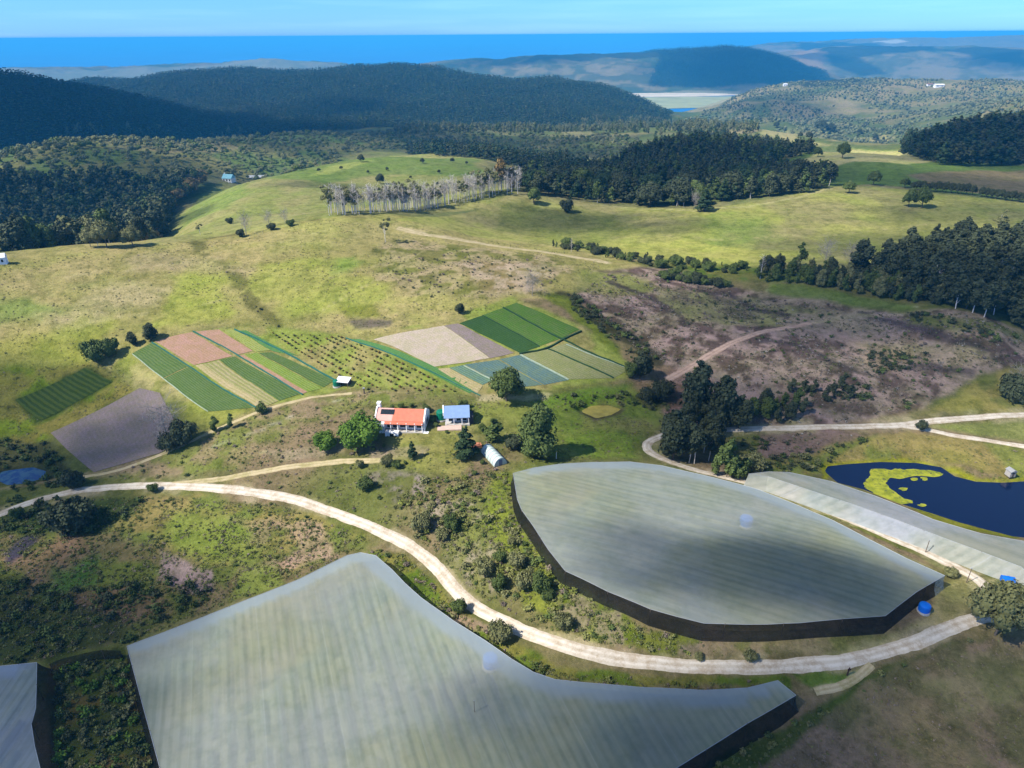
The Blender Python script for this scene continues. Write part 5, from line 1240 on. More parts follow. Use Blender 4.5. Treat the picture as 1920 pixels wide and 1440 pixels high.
ch = MB().box(-7.9, -6.9, 1.6, 2.8, -1, 5.5).build('chimney', WHITE, H); MB().box(-8.0, -6.8, 1.5, 2.9, 5.5, 5.7).build('cap', WHITE, ch)
sl = (4.88 - 2.7) / 3.9
for k in range(4):
    x0 = -6.0 + k * 1.05; pts = [(x0, -2.0), (x0 + 1.0, -2.0), (x0 + 1.0, -.5), (x0, -.5)]
    vs = [(x, y, 5.02 + y * sl + .12) for x, y in pts] + [(x, y, 5.02 + y * sl + .06) for x, y in pts]
    MB().add(vs, [(0, 1, 2, 3), (7, 6, 5, 4), (0, 4, 5, 1), (1, 5, 6, 2), (2, 6, 7, 3), (3, 7, 4, 0)]).build('solar_panel', GLASS, H)
MB().box(-7.6, -4.3, -5.0, -3.3, -1.5, 2.5).build('front_wing', WHITE, H)
windows(H, [-6.2], -5.0, .9, 2.0, .9); windows(H, [-3.2, -1.5], -3.3, .3, 2.1, 1.3); windows(H, [1.0, 3.6, 6.0], -3.3, .5, 2.2, 1.9)
for x in (-2.4, -.3, 2.3, 4.8, 7.0): MB().box(x - .13, x + .13, -4.9, -4.64, -.6, 2.62).build('veranda_column', WHITE, H)
MB().prismx([(-5.1, 2.35), (-3.3, 2.75), (-3.3, 2.85), (-5.1, 2.45)], -4.3, 7.2).build('veranda_roof', ORANGE, H)
MB().box(-4.3, 7.2, -5.1, -3.3, -1.5, -.1).build('veranda_floor', CONC, H)
MB().box(-3.8, .2, -6.6, -5.1, -1.5, .5).build('terrace', WHITE, H); MB().box(-2.4, -1.2, -6.62, -6.6, -1.2, .1).build('basement_opening', GLASS, H)
MB().box(7.2, 8.8, -5.2, -2.2, -1.5, -.2).build('terrace', WHITE, H)
MB().box(7.6, 7.62, -1.5, 1.2, .5, 2.2).build('side_shutter', simple('grey_shutter', alb(120, 128, 136)), H)

p = at(858, 794); zb = p[2] + .3
K = empty('cottage', (p[0], p[1] + 2.4, zb), R_(4), 'small cottage with a blue grey tin roof and a shady porch right of the farmhouse', 'cottage')
MB().box(-3.6, 3.0, -1.6, 2.8, -1.5, 2.5).build('wall', WHITE, K)
MB().prismx([(-3.6, 2.2), (.4, 4.3), (3.3, 2.55), (3.3, 2.67), (.4, 4.44), (-3.6, 2.32)], -4.2, 3.6).build('roof', BLUE, K)
MB().prismx([(-1.6, 2.45), (2.8, 2.45), (.4, 4.1)], -3.58, 2.98).build('gable_fill', WHITE, K)
MB().prismx([(-1.7, 2.1), (2.9, 2.1), (2.9, 3.0), (.4, 4.75), (-1.7, 3.2)], -4.5, -4.2).build('parapet', WHITE, K)
windows(K, [-2.2, .2, 2.0], -1.6, .3, 2.0, 1.2)
for x in (-3.6, -1.2, 1.2, 3.2): MB().box(x - .1, x + .1, -3.5, -3.3, -1.0, 2.25).build('porch_post', WHITE, K)
MB().box(-3.9, 3.5, -3.7, -1.6, -1.5, .02).build('porch_floor', CONC, K)
MB().box(3.0, 4.6, -2.6, 1.0, -1.5, 2.0).build('lean_to', simple('dark_timber', alb(72, 74, 82)), K)
MB().box(-6.2, 1.0, -6.2, -3.7, -2, -.12).build('patio', simple('pink_paving', alb(226, 194, 176), var=.1), K)

p = at(645, 723); S = empty('shed', (p[0], p[1], p[2]), R_(-12), 'small open shed with a white roof at the lower end of the vegetable plots', 'shed')
MB().prismx([(-1.6, 1.9), (1.6, 2.5), (1.6, 2.62), (-1.6, 2.02)], -2.3, 2.3).build('roof', WTIN, S)
MB().box(-2.0, 2.0, .9, 1.1, -.4, 2.3).build('wall', simple('shed_board', alb(96, 84, 76)), S)
for x in (-2.0, 2.0):
    for y in (-1.4, 1.3): MB().box(x - .07, x + .07, y - .07, y + .07, -.4, 2.0).build('post', WOOD, S)
# plastic tunnel
p0 = at(914, 846); p1 = at(938, 872); d = p1 - p0; L_ = np.hypot(d[0], d[1]) + .5; an = math.atan2(d[1], d[0])
GH = empty('greenhouse_tunnel', ((p0[0] + p1[0]) / 2, (p0[1] + p1[1]) / 2, (p0[2] + p1[2]) / 2), an, 'pale plastic greenhouse tunnel on the slope left of the big net', 'greenhouse')
mb = MB(); mb.prismx([(1.9 * math.cos(a), 2.3 * math.sin(a)) for a in np.linspace(0, math.pi, 13)], -L_ / 2, L_ / 2)
mb.build('plastic_cover', simple('milky_plastic', alb(206, 222, 212), rough=.35, var=.06), GH)
for k in range(7):
    x = -L_ / 2 + L_ * k / 6; hm_ = MB(); prev = None
    for a in np.linspace(0, math.pi, 13):
        q = (x, 1.96 * math.cos(a), 2.36 * math.sin(a))
        if prev: hm_.tube(prev, q, .05, .05, 4, False)
        prev = q
    hm_.build('hoop', STEEL, GH)
MB().box(L_ / 2, L_ / 2 + .04, -.5, .5, 0, 1.9).build('door', simple('grey_door_panel', alb(130, 136, 150)), GH)
MB().box(-L_ / 2 - .04, -L_ / 2, -1.2, 1.2, 0, 1.6).build('end_flap', CONC, GH)
p = at(893, 838); r_ = empty('brick_stack', p, .3, 'low orange brick pile beside the greenhouse tunnel', 'bricks')
BR = simple('orange_brick', alb(200, 130, 96), var=.25, scale=6)
MB().box(-1.5, 1.5, -.7, .7, -.3, .8).build('lower_course', BR, r_); MB().box(-1.2, .9, -.5, .6, .8, 1.1).build('upper_course', BR, r_)
# house on the far meadow
p = at(430, 340); F = empty('farmhouse', p, R_(-12), 'far white house with a pale turquoise roof at the edge of the meadow', 'house')
MB().box(-5, 5, -4, 4, -1, 3.6).build('wall', WHITE, F); MB().prismx([(-4.5, 3.5), (4.5, 3.5), (0, 7.2)], -5.4, 5.4).build('roof', TURQ, F)
windows(F, [-3.2, 0, 3.2], -4, 1, 2.6, 1.3); MB().box(-3.6, 3.6, -6.2, -4, -.8, .15).build('veranda_floor', CONC, F); MB().box(-5.3, -4.3, 1, 2.2, 0, 8).build('chimney', WHITE, F)
p = at(480, 336); F = empty('barn', p, R_(4), 'long low grey shed right of the turquoise roofed house', 'barn')
MB().box(-8, 8, -2.5, 3, -1, 2.4).build('wall', simple('dark_grey_boards', alb(84, 86, 84)), F); MB().prismx([(-4, 2.3), (3.4, 3.4), (3.4, 3.6), (-4, 2.5)], -8.6, 8.6).build('roof', simple('grey_tin_roof', alb(176, 180, 182)), F)  # barn walls in one even dark grey
for x in (-8.2, -2.8, 2.8, 8.2): MB().box(x - .12, x + .12, -3.8, -3.56, -.5, 2.3).build('post', WHITE, F)
def cottage_far(px, py, w, h, rm, label):
    p = at(px, py); F = empty('farmhouse', p, TRNG.uniform(-.4, .4), label, 'house')
    MB().box(-w, w, -w * .5, w * .5, -3, h).build('wall', WHITE, F); MB().prismx([(-w * .6, h), (w * .6, h), (0, h * 1.6)], -w * 1.05, w * 1.05).build('roof', rm, F)
    windows(F, [-w * .5, w * .5], -w * .5, h * .3, h * .7, w * .3)
cottage_far(1760, 163, 14, 6, WTIN, 'large white homestead on the distant scrub ridge')
cottage_far(1472, 161, 7, 5, WTIN, 'small white cottage on the ridge left of the large homestead')
cottage_far(1, 494, 2.5, 2.6, WTIN, 'white hut at the left edge of the pasture crest')
cottage_far(1743, 161, 9, 5, simple('brown_tiles', alb(150, 110, 92)), 'brown roofed outbuilding beside the large homestead')
p = at(1742, 352); F = empty('barn', p, -.1, 'low red roofed shed on the meadow ridge behind a hedge', 'barn')
MB().box(-6, 6, -2, 2, -1, 2).build('wall', simple('brown_wall', alb(120, 92, 80)), F); MB().prismx([(-2.6, 1.9), (2.6, 1.9), (0, 3.2)], -6.4, 6.4).build('roof', simple('rust_red_tin', alb(150, 76, 60)), F)
# ------------------------------------------------------------------ trees and bushes one can tell apart
for k_, px, py, hp, wide, lab, var in [
    ('columnar', 1010, 857, 101, 1.02, 'tall dense dark tree standing alone above the far edge of the big net', 0),
    ('round', 950, 752, 54, 1.12, 'broad round dark green tree at the near corner of the far vegetable plots', 0),
    ('bushbright', 676, 838, 56, 1.0, 'large bright green rounded tree left of the orange roofed farmhouse', 0),
    ('bushbright', 612, 842, 31, 1.0, 'smaller bright green round bush down slope from the farmhouse', 0),
    ('pine', 874, 856, 55, 1.55, 'dark conical tree below the blue roofed cottage', 0),
    ('younggum', 925, 826, 42, 2.0, 'loose green tree between the cottage and the tall dark tree', 0),
    ('bushdark', 964, 841, 24, 1.0, 'dark low bush at the foot of the tall dark tree, left side', 0),
    ('pine', 774, 860, 33, 1.1, 'small upright conifer on the lawn below the farmhouse', 1),
    ('bush', 726, 873, 28, .75, 'dark green bush beside the sandy drive, larger of two', 1),
    ('bush', 744, 878, 18, .9, 'dark green bush beside the sandy drive, smaller of two', 2),
    ('busholive', 675, 876, 18, .8, 'low olive bush overhanging the sandy drive', 0),
    ('bush', 686, 918, 30, .9, 'green bush on the rough slope left of the pinkish scree', 0),
    ('younggum', 405, 808, 28, 1.4, 'small dark tree on the bank under the left plots, left of a pair', 1),
    ('younggum', 436, 803, 28, 1.1, 'small dark tree on the bank under the left plots, right of a pair', 2),
    ('bush', 491, 774, 18, .8, 'small dark bush at the lower corner of the left plots', 3),
    ('bare', 316, 828, 62, .95, 'bare grey tree spreading over the edge of the purple field', 0),
    ('bushdark', 347, 832, 40, .75, 'dark green bush right behind the bare grey tree', 1),
    ('bushdark', 322, 842, 30, .9, 'grey green bush under the bare grey tree', 2),
    ('bush', 181, 679, 36, .72, 'biggest dark round tree left of the reddish plots', 1),
    ('bush', 209, 668, 32, .62, 'dark round tree touching the biggest one left of the reddish plots', 2),
    ('tall', 250, 648, 24, 1.3, 'small slim tree between the dark pair and the corner tree', 0),
    ('tall', 284, 638, 30, 1.5, 'rounded tree at the top left corner of the reddish plots', 1),
    ('bushdark', 862, 588, 20, .65, 'small dark bush above the pale tilled soil', 0),
    ('bare', 998, 555, 42, .85, 'grey green scraggy tree on the beige rocky slope', 1),
    ('sparse', 723, 454, 42, .95, 'lone thin tree with pale trunk at the start of the sandy track', 0),
    ('sparse', 376, 440, 20, 1.1, 'tiny lone tree on the left meadow', 1),
    ('round', 1001, 382, 26, 1.0, 'round tree on the crest right of the grey trunk row', 0),
    ('bushdark', 1063, 398, 24, .8, 'dark round bush on the crest right of the round crest tree', 1),
    ('pine', 1320, 396, 38, 1.7, 'dark dense tree in front of the middle wood', 0),
    ('bare', 1302, 392, 30, .6, 'pale grey tree touching the dark dense tree before the middle wood', 0),
    ('round', 1591, 362, 18, 1.3, 'small dark round tree just right of the middle wood', 1),
    ('round', 1703, 388, 26, .9, 'left tree of the dark pair on the right meadow', 2),
    ('round', 1727, 390, 30, .9, 'right tree of the dark pair on the right meadow', 0),
    ('round', 1579, 297, 24, 1.0, 'dark round tree standing on the pale hilltop field', 1),
    ('round', 1533, 294, 14, 1.1, 'small dark tree at the left rim of the pale hilltop field', 2),
    ('round', 1637, 347, 20, 1.1, 'dark round tree at the left end of the hedge on the ridge', 0),
    ('round', 1696, 352, 14, 1.1, 'small dark tree beside the red roofed shed', 1),
    ('sparse', 1869, 436, 34, 1.1, 'grey leaved tree on the meadow above the right wood', 2),
    ('roundolive', 1866, 1190, 74, .80, 'big round olive green tree at the road junction on the right', 0),
    ('roundolive', 201, 464, 42, .85, 'yellow olive tree in front of the left wood, largest of its cluster', 0),
    ('sparse', 184, 462, 36, .8, 'pale trunked tree inside the cluster before the left wood', 3),
    ('roundolive', 170, 463, 28, .8, 'smaller olive tree at the left of the cluster before the left wood', 1),
    ('roundolive', 250, 462, 30, .95, 'single round olive tree right of the cluster before the left wood', 1),
    ('younggum', 1497, 500, 44, 1.3, 'tall open crowned tree above the row of young trees on the right', 3),
    ('bushdark', 1202, 705, 42, .65, 'dark bush at the lower right corner of the tan bed', 0),
    ('bush', 1182, 708, 30, .6, 'green bush left of the dark bush at the tan bed corner', 1),
    ('bushdark', 1240, 748, 36, .75, 'dark bush below the felled slope left of the gum clump', 2),
    ('bushdark', 1215, 752, 26, .9, 'flat dark bush left of the bush below the felled slope', 1),
    ('bush', 862, 1149, 30, .7, 'round dark green bush on the lower left edge of the gravel road', 0),
    ('busholive', 938, 1202, 42, .7, 'brown green bush crowding the lower road edge', 1),
    ('bushdark', 140, 915, 28, .8, 'dark bush on the road edge right of the small blue pond', 0),
    ('bush', 288, 922, 14, .8, 'small bush on the lower edge of the road at the left bend', 2),
    ('bush', 34, 971, 18, .7, 'small bush on the lower road edge at the far left', 3),
    ('bushdark', 140, 990, 48, .9, 'large dark bush on the shaded slope below the road', 2),
    ('busholive', 830, 1010, 26, .8, 'olive bush on the rough slope above the road bend, upper', 2),
    ('bush', 847, 992, 34, .8, 'green bush on the rough slope beside the pale rocks', 0),
    ('bush', 790, 995, 42, .75, 'large green bush just above the road where it turns down', 1),
    ('busholive', 912, 1078, 34, .8, 'grey green round bush midway up the bank above the road', 0),
    ('bushdark', 937, 1052, 24, .8, 'dark bush above the grey green bush on the bank', 1),
    ('busholive', 972, 1062, 32, .9, 'olive bush against the lime green bank', 3),
    ('busholive', 985, 1102, 40, .75, 'large olive bush low on the lime green bank', 1),
    ('bushdark', 1014, 1112, 46, .6, 'dark upright bush right of the large olive bush on the bank', 2),
    ('bushdark', 936, 1104, 30, .8, 'dark bush just above the road bend', 0),
    ('bushdark', 1026, 1124, 22, .8, 'small dark bush under the dark upright bush', 1),
    ('bush', 960, 1022, 20, .8, 'small green bush near the black net corner', 1),
    ('busholive', 1056, 1178, 32, .8, 'brownish bush on the upper road edge below the black net', 2),
    ('busholive', 1406, 1236, 15, .8, 'green bush on the upper road edge right of centre', 2),
    ('busholive', 1310, 1236, 9, 1.0, 'low green bush on the upper road edge left of the single bush', 3),
    ('younggum', 1362, 895, 74, 1.1, 'grey green gum at the far edge of the big net', 0),
    ('younggum', 1345, 892, 55, 1.0, 'smaller gum left of the grey green gum at the net edge', 1),
    ('bush', 1383, 893, 34, .8, 'light green bush right of the grey green gum', 0),
    ('busholive', 1410, 880, 30, 1.0, 'dull bush at the start of the long pale net tunnel', 1),
    ('bushdark', 1726, 806, 16, .8, 'dark bush in the fork of the gravel roads', 0),
    ('bushdark', 1902, 752, 40, .9, 'dark bush on the right edge above the gravel road', 1),
    ('bare', 1904, 722, 30, 1.0, 'grey leafless bush on the brown slope at the right edge', 0),
    ('busholive', 1782, 1081, 13, 1.0, 'small olive bush at the sharp corner of the big net', 0),
    ('busholive', 1912, 1150, 22, .8, 'small olive bush right of the big junction tree', 1),
    ('bushbright', 890, 773, 0.1, 1.0, '', 0),
]:
    if lab:
        small = 'bush' in k_ and px > 670 and py > 860 and px < 1120
        plant_px('busholive' if small and var % 2 else k_, px, py, hp * (.8 if small else 1), lab, 'bush' if 'bush' in k_ else 'tree', None, wide * (.85 if small else 1), var=var, mat=G_MID if k_ == 'bushdark' and small else None)

EXL = [(grow(w, .5)) for w in EXCL] + [f for f in FOOT] + [grow(POND_W, 1), grow(POND2_W, 1), grow(POND3_W, 1)]
def free(x, y, rd=1.0, nets=True):
    ok = np.ones(x.shape, bool)
    for P in EXL:
        lo_, hi_ = P.min(0), P.max(0); m = ok & (x > lo_[0]) & (x < hi_[0]) & (y > lo_[1]) & (y < hi_[1])
        if m.any(): ok[m] = poly_sd(x[m], y[m], P) > 0
    for c, wd in ROADS:
        lo_, hi_ = c.min(0) - 6, c.max(0) + 6; m = ok & (x > lo_[0]) & (x < hi_[0]) & (y > lo_[1]) & (y < hi_[1])
        if m.any(): ok[m] = line_d(x[m], y[m], c[::4]) > wd * .5 + rd
    return ok
def sample(poly, n, rng):
    P = np.asarray(poly, float); lo_, hi_ = P.min(0), P.max(0); out = []; got = 0
    while got < n:
        q = rng.uniform(lo_, hi_, (max(200, n * 2), 2)); q = q[poly_sd(q[:, 0], q[:, 1], P) < 0]
        if not len(q): break
        out.append(q); got += len(q)
    return np.concatenate(out)[:n]
def area(P): return abs(0.5 * np.sum(P[:, 0] * np.roll(P[:, 1], -1) - np.roll(P[:, 0], -1) * P[:, 1]))
def spaced(q, d, rng):
    """thin a cloud of points to about one per cell of size d"""
    k = np.floor(q / d).astype(int); _, i = np.unique(k, axis=0, return_index=True); return q[i]
def stuff_protos(rng, lf, n, count, size, core=.75, k=5, H=10.0, jitn=.5):
    return [crown_geo(rng, lf(), count, size, core=core, jitn=jitn) for _ in range(k)]
def scatter(name, q, hs, wide, protos, mats, label, cat='trees', rng=None, vj=.5):
    co_l = []; q_l = []; t_l = []; v_l = []; mq = []; mt_ = []; base = 0
    z = ZT(q[:, 0], q[:, 1]); pick = rng.integers(0, len(protos), len(q)); mi = rng.integers(0, len(mats), len(q)) if len(mats) > 1 else np.zeros(len(q), int)
    for k, (co, qq, tr, v) in enumerate(protos):
        I = np.nonzero(pick == k)[0]
        if not len(I): continue
        a = rng.uniform(0, 6.28, len(I)); s = hs[I] / 10.0; w = s * wide * rng.uniform(.8, 1.2, len(I))
        ca, sa = np.cos(a), np.sin(a)
        X = (co[None, :, 0] * ca[:, None] - co[None, :, 1] * sa[:, None]) * w[:, None] + q[I, 0][:, None]
        Y = (co[None, :, 0] * sa[:, None] + co[None, :, 1] * ca[:, None]) * w[:, None] + q[I, 1][:, None]
        Z = co[None, :, 2] * s[:, None] + z[I][:, None] - .15
        co_l.append(np.stack([X, Y, Z], -1).reshape(-1, 3).astype(np.float32)); n = len(co)
        off = base + np.arange(len(I))[:, None, None] * n
        q_l.append((qq[None] + off).reshape(-1, 4)); mq.append(np.repeat(mi[I], len(qq)))
        if tr is not None: t_l.append((tr[None] + off).reshape(-1, 3)); mt_.append(np.repeat(mi[I], len(tr)))
        v_l.append(np.clip(v[None] * (1 - vj) + rng.uniform(0, 1, (len(I), 1)) * vj, 0, 1).reshape(-1)); base += n * len(I)
    me = mesh_np(name, np.concatenate(co_l), np.concatenate(q_l), mats, np.concatenate(v_l), matidx=np.concatenate(mq + mt_), tris=np.concatenate(t_l) if t_l else None)
    return tag(link(name, me), label, cat, kind='stuff')
NR_ = np.random.default_rng(5)
SP_TALL = stuff_protos(NR_, lambda: lumps_tall(NR_, 10, 4.6, 7, .12), 0, 150, .42)
SP_ROUND = stuff_protos(NR_, lambda: lumps_round(NR_, 10, 9, 7, .12), 0, 170, .55)
SP_FARP = stuff_protos(NR_, lambda: lumps_cone(NR_, 10, 4.6, 3), 0, 14, .8, .9)
SP_FARR = stuff_protos(NR_, lambda: lumps_bush(NR_, 10, 12, 3), 0, 14, 1.6, .9)
SP_TUFT = stuff_protos(NR_, lambda: lumps_bush(NR_, 10, 14, 4), 0, 64, 1.25, .5, 6, jitn=.9)
SP_CONE = stuff_protos(NR_, lambda: lumps_cone(NR_, 10, 5.2, 8), 0, 130, .42)
SP_GRASS = stuff_protos(NR_, lambda: lumps_bush(NR_, 10, 20, 2), 0, 15, 2.6, 0, 6, jitn=.9)
SP_GREY = [(lambda g: g)(crown_geo(NR_, lumps_tall(NR_, 10, 3.6, 7, .1), 110, .4, (.3, 1.05), 0, .4, 2.0)) for _ in range(4)]

def visible(p, h):
    px, py = project(p[0], p[1], p[2] + h)
    if not (-40 < px < W0 + 40 and -20 < py < H0 + 40): return False
    r = math.hypot(p[0], p[1]); rs = np.linspace(max(60, r * .55), r * .985, 90)
    zl = CAMZ + (p[2] + h * .8 - CAMZ) * rs / r
    return bool(np.all(ZT(rs * p[0] / r, rs * p[1] / r) < zl + .5))
def wood(world_poly, spacing, hrange, kinds, protos, mats, n_ind, name, label_one, label_rest, group, wide=1.0, seed=1, rd=1.5, cone_mats=None, cat='tree'):
    rng = np.random.default_rng(seed); P = np.asarray(world_poly, float)
    q = spaced(sample(P, int(area(P) / spacing ** 2 * 3.2), rng), spacing, rng); q = q[free(q[:, 0], q[:, 1], rd)]
    r = np.hypot(q[:, 0], q[:, 1]); hs = rng.uniform(*hrange, len(q)); z = ZT(q[:, 0], q[:, 1])
    vis = np.array([visible((q[i, 0], q[i, 1], z[i]), hs[i]) for i in range(len(q))])
    order = np.argsort(-(hs / r) * vis); ind = order[:min(n_ind, int(vis.sum()))]; rest = np.setdiff1d(np.arange(len(q)), ind)
    for i in ind:
        plant(kinds[TRNG.randrange(len(kinds))], (q[i, 0], q[i, 1], z[i] - .1), hs[i], label_one, cat, group, wide, name=name, mat=mats[TRNG.randrange(len(mats))] if mats else None)
    if len(rest) > 3 and protos is not None:
        scatter('wood', q[rest], hs[rest], wide, protos, mats if mats else [G_DARK], label_rest, 'woodland', rng)
    return len(ind), len(rest)
def _az_of(px, D, z=-10):
    py = 350.0
    for _ in range(5):
        a, t = pix_azt(px, py); a = float(a); _, py = project(D * math.sin(a), D * math.cos(a), z); py = float(py)
    return a
def _xy(px, D, z=-10): a = az_of(px, D, z); return (D * math.sin(a), D * math.cos(a))
LF = [xy(-150, 400), xy(0, 398), xy(120, 395), xy(225, 395), xy(250, 425), xy(285, 470), xy(315, 520)] + [tuple(p) for p in wpoly([(322, 385), (378, 350), (330, 352), (250, 352), (180, 348), (100, 356), (30, 350), (-160, 350)])]
print(wood(LF, 6.2, (15, 23), ['talldark', 'tall', 'talldark'], SP_TALL, [G_DARK, G_DARK, G_MID, G_OLIVE], 100, 'gum_tree', 'dark gum tree in the dense wood behind the left pasture crest', 'remaining dark trees filling the wood behind the left pasture crest', 'dark trees of the left wood', 1.25, 1))
# the ragged edge of that wood by the meadow
LE = wpoly([(262, 452), (295, 422), (335, 388), (372, 358), (388, 344), (380, 340), (350, 356), (310, 388), (262, 430)])
print(wood(LE, 5.5, (9, 15), ['tall', 'round', 'talldark'], SP_ROUND, [G_DARK, G_MID, G_AUT], 22, 'gum_tree', 'ragged tree along the meadow edge of the left wood', 'undergrowth of the meadow edge of the left wood', 'trees along the left meadow edge', 1.1, 2))
# row of grey trunks above the meadow
GR = wpoly([(618, 405), (680, 403), (760, 397), (850, 383), (920, 371), (975, 364), (975, 352), (930, 357), (860, 371), (780, 386), (700, 395), (620, 399)])
print(wood(GR, 2.9, (8, 17), ['dead', 'dead', 'sparse', 'dead', 'dead'], None, None, 230, 'bare_gum_tree', 'pale grey trunked tree in the long row above the near meadow crest', '', 'grey trunked trees of the long row', 1.0, 3))
for k_, px, py, hp, lab in [('talldark', 940, 358, 60, 'tallest brownish tree at the right end of the grey trunk row'), ('younggum', 958, 358, 46, 'orange brown tree ending the grey trunk row'), ('bare', 462, 440, 36, 'white branched dead tree on the meadow crest, left group'), ('bare', 505, 425, 28, 'pale dead tree in the middle of the meadow crest group'), ('bare', 535, 420, 24, 'pale dead tree at the right of the meadow crest group'),
                           ('bushdark', 452, 444, 13, 'grey bush at the foot of the white branched dead tree'), ('bushdark', 510, 431, 13, 'dark bush between the dead trees on the crest'), ('bushdark', 432, 420, 11, 'dark bush left of the dead trees on the meadow'), ('bush', 545, 424, 12, 'round bush right of the dead trees on the crest'),
                           ('dead', 1425, 523, 46, 'white bare trunk at the left end of the young tree belt'), ('dead', 1071, 472, 26, 'pale bare tree in the bush line under the crest'), ('dead', 1650, 515, 40, 'pale bare trunk before the right wood'), ('dead', 1748, 560, 52, 'whitish dead tree where the belt meets the right wood'),
                           ('bare', 1545, 500, 44, 'brown twiggy tree above the young tree belt'), ('bare', 1590, 505, 42, 'second brown twiggy tree above the young tree belt, farther right'), ('roundolive', 1762, 558, 40, 'yellow green tree beside the whitish dead tree')]:
    plant_px(k_, px, py, hp, lab, 'bush' if 'bush' in k_ else 'tree', None, .75 if k_ == 'bare' else .9, mat=G_AUT if 'brown' in lab and k_ not in ('bare', 'dead') else None)
# middle wood
MW = wpoly([(990, 362), (1060, 372), (1150, 384), (1290, 388), (1420, 372), (1520, 360), (1560, 352), (1560, 340), (1500, 325), (1440, 318), (1470, 300), (1530, 288), (1480, 276), (1400, 262), (1300, 256), (1230, 272), (1170, 300), (1130, 325), (1060, 330), (1000, 320), (970, 340)])
print(wood(MW, 7.5, (9, 16), ['tall', 'talldark', 'round', 'pine'], SP_TALL, [G_DARK, G_DARK, G_DARK, G_MID, G_PINE], 70, 'gum_tree', 'dark tree in the middle wood between the two meadows', 'remaining dark trees filling the middle wood', 'dark trees of the middle wood', 1.35, 4))
MR = wpoly([(790, 290), (880, 296), (960, 312), (1060, 340), (1130, 345), (1150, 325), (1080, 318), (1000, 300), (900, 280), (820, 272), (760, 280)])
print(wood(MR, 9, (12, 18), ['pine'], SP_CONE, [G_PINE, G_DARK], 0, 'pine_tree', '', 'dark tree covered ridge behind the far meadow', '', 1.5, 5))
RW2 = wpoly([(1690, 282), (1720, 300), (1770, 310), (1850, 312), (1960, 310), (2050, 305), (2050, 232), (1900, 238), (1800, 250), (1720, 256)])
print(wood(RW2, 9, (14, 22), ['pine'], SP_TALL, [G_DARK, G_PINE], 0, 'pine_tree', '', 'dark wood behind the brown field on the right', '', 1.5, 6))
# hedges on the ridge
for nm, pts, n, lab in (('left', [(1712, 356), (1760, 360), (1822, 366)], 13, 'clipped dark tree of the long hedge on the right ridge, left stretch'), ('right', [(1840, 369), (1880, 375), (1935, 382)], 10, 'clipped dark tree of the long hedge on the right ridge, right stretch')):
    c = spline(wpoly(pts), 1.0); ii = np.linspace(0, len(c) - 1, n).astype(int)
    for i in ii: plant('round', (c[i][0], c[i][1], float(ZT(*c[i]))), TRNG.uniform(5, 6.5), lab, 'tree', 'hedge trees, %s stretch' % nm, .9, mat=G_DARK)
# belt and dark wood on the right
BT = wpoly([(1412, 524), (1440, 530), (1500, 535), (1600, 550), (1700, 566), (1760, 572), (1760, 560), (1700, 540), (1600, 525), (1500, 512), (1430, 510)])
print(wood(BT, 3.4, (6, 10), ['younggum', 'tall', 'younggum'], SP_TALL, [G_MID, G_MID, G_OLIVE, G_DARK], 130, 'young_gum_tree', 'young green tree in the belt above the felled slope', 'infill of young trees in the belt above the felled slope', 'young trees of the belt', 1.1, 7))
RW = wpoly([(1600, 520), (1700, 545), (1760, 572), (1850, 600), (1930, 618), (2080, 650), (2080, 470), (1930, 475), (1860, 480), (1800, 470), (1740, 480), (1680, 500)])
print(wood(RW, 6.0, (12, 19), ['talldark', 'tall', 'talldark', 'pine'], SP_TALL, [G_DARK], 80, 'gum_tree', 'tall dark gum in the wood on the right edge', 'remaining dark gums filling the wood on the right edge', 'dark gums of the right wood', 1.25, 8))
# bush line below the crest
BL = wpoly([(1030, 462), (1070, 470), (1150, 487), (1250, 505), (1400, 512), (1400, 500), (1260, 490), (1150, 474), (1060, 458)])
print(wood(BL, 4.6, (1.8, 4.5), ['bush', 'younggum', 'bushdark'], SP_ROUND, [G_MID, G_MID, G_DARK], 90, 'bush', 'green bush in the line along the gully under the crest', 'small growth along the gully under the crest', 'bushes of the gully line', 1.0, 9, cat='bush'))
BL2 = wpoly([(1235, 522), (1290, 532), (1360, 542), (1365, 534), (1290, 518), (1240, 512)])
print(wood(BL2, 3.0, (2, 4), ['bush', 'bushdark'], None, [G_MID, G_DARK], 30, 'bush', 'dark bush in the short strip at the top of the felled slope', '', 'bushes at the top of the felled slope', 1.0, 10, cat='bush'))
# gum clump by the road bend
GC = wpoly([(1238, 858), (1262, 868), (1300, 878), (1335, 875), (1345, 850), (1350, 830), (1300, 818), (1262, 822)])
print(wood(GC, 5.6, (11, 15), ['tall', 'talldark'], None, [G_DARK], 26, 'gum_tree', 'tall dark gum in the clump inside the road loop', '', 'gums of the road loop clump', 1.0, 11, rd=.6))
GC2 = wpoly([(1300, 800), (1330, 800), (1400, 800), (1520, 798), (1530, 780), (1480, 760), (1420, 770), (1360, 760), (1300, 740), (1290, 760)])
print(wood(GC2, 4.3, (5.5, 9), ['younggum', 'tall', 'younggum'], None, [G_MID, G_DARK, G_MID], 80, 'young_gum_tree', 'young gum in the belt above the straight gravel road', '', 'young gums above the straight road', 1.15, 12, rd=.6))
for k_, px, py, hp, w, lab in [('tall', 1300, 790, 112, .85, 'tallest dark gum rising at the left end of the belt above the straight road'), ('tall', 1350, 800, 92, 1.0, 'broad dark gum with rounded top in the belt above the straight road'), ('tall', 1385, 803, 60, 1.2, 'dark gum right of the broad one above the straight road'), ('tall', 1262, 862, 92, 1.05, 'broad dark gum at the very bend of the gravel road')]:
    plant_px(k_, px, py, hp, lab, 'tree', None, w, mat=G_DARK, name='gum_tree')
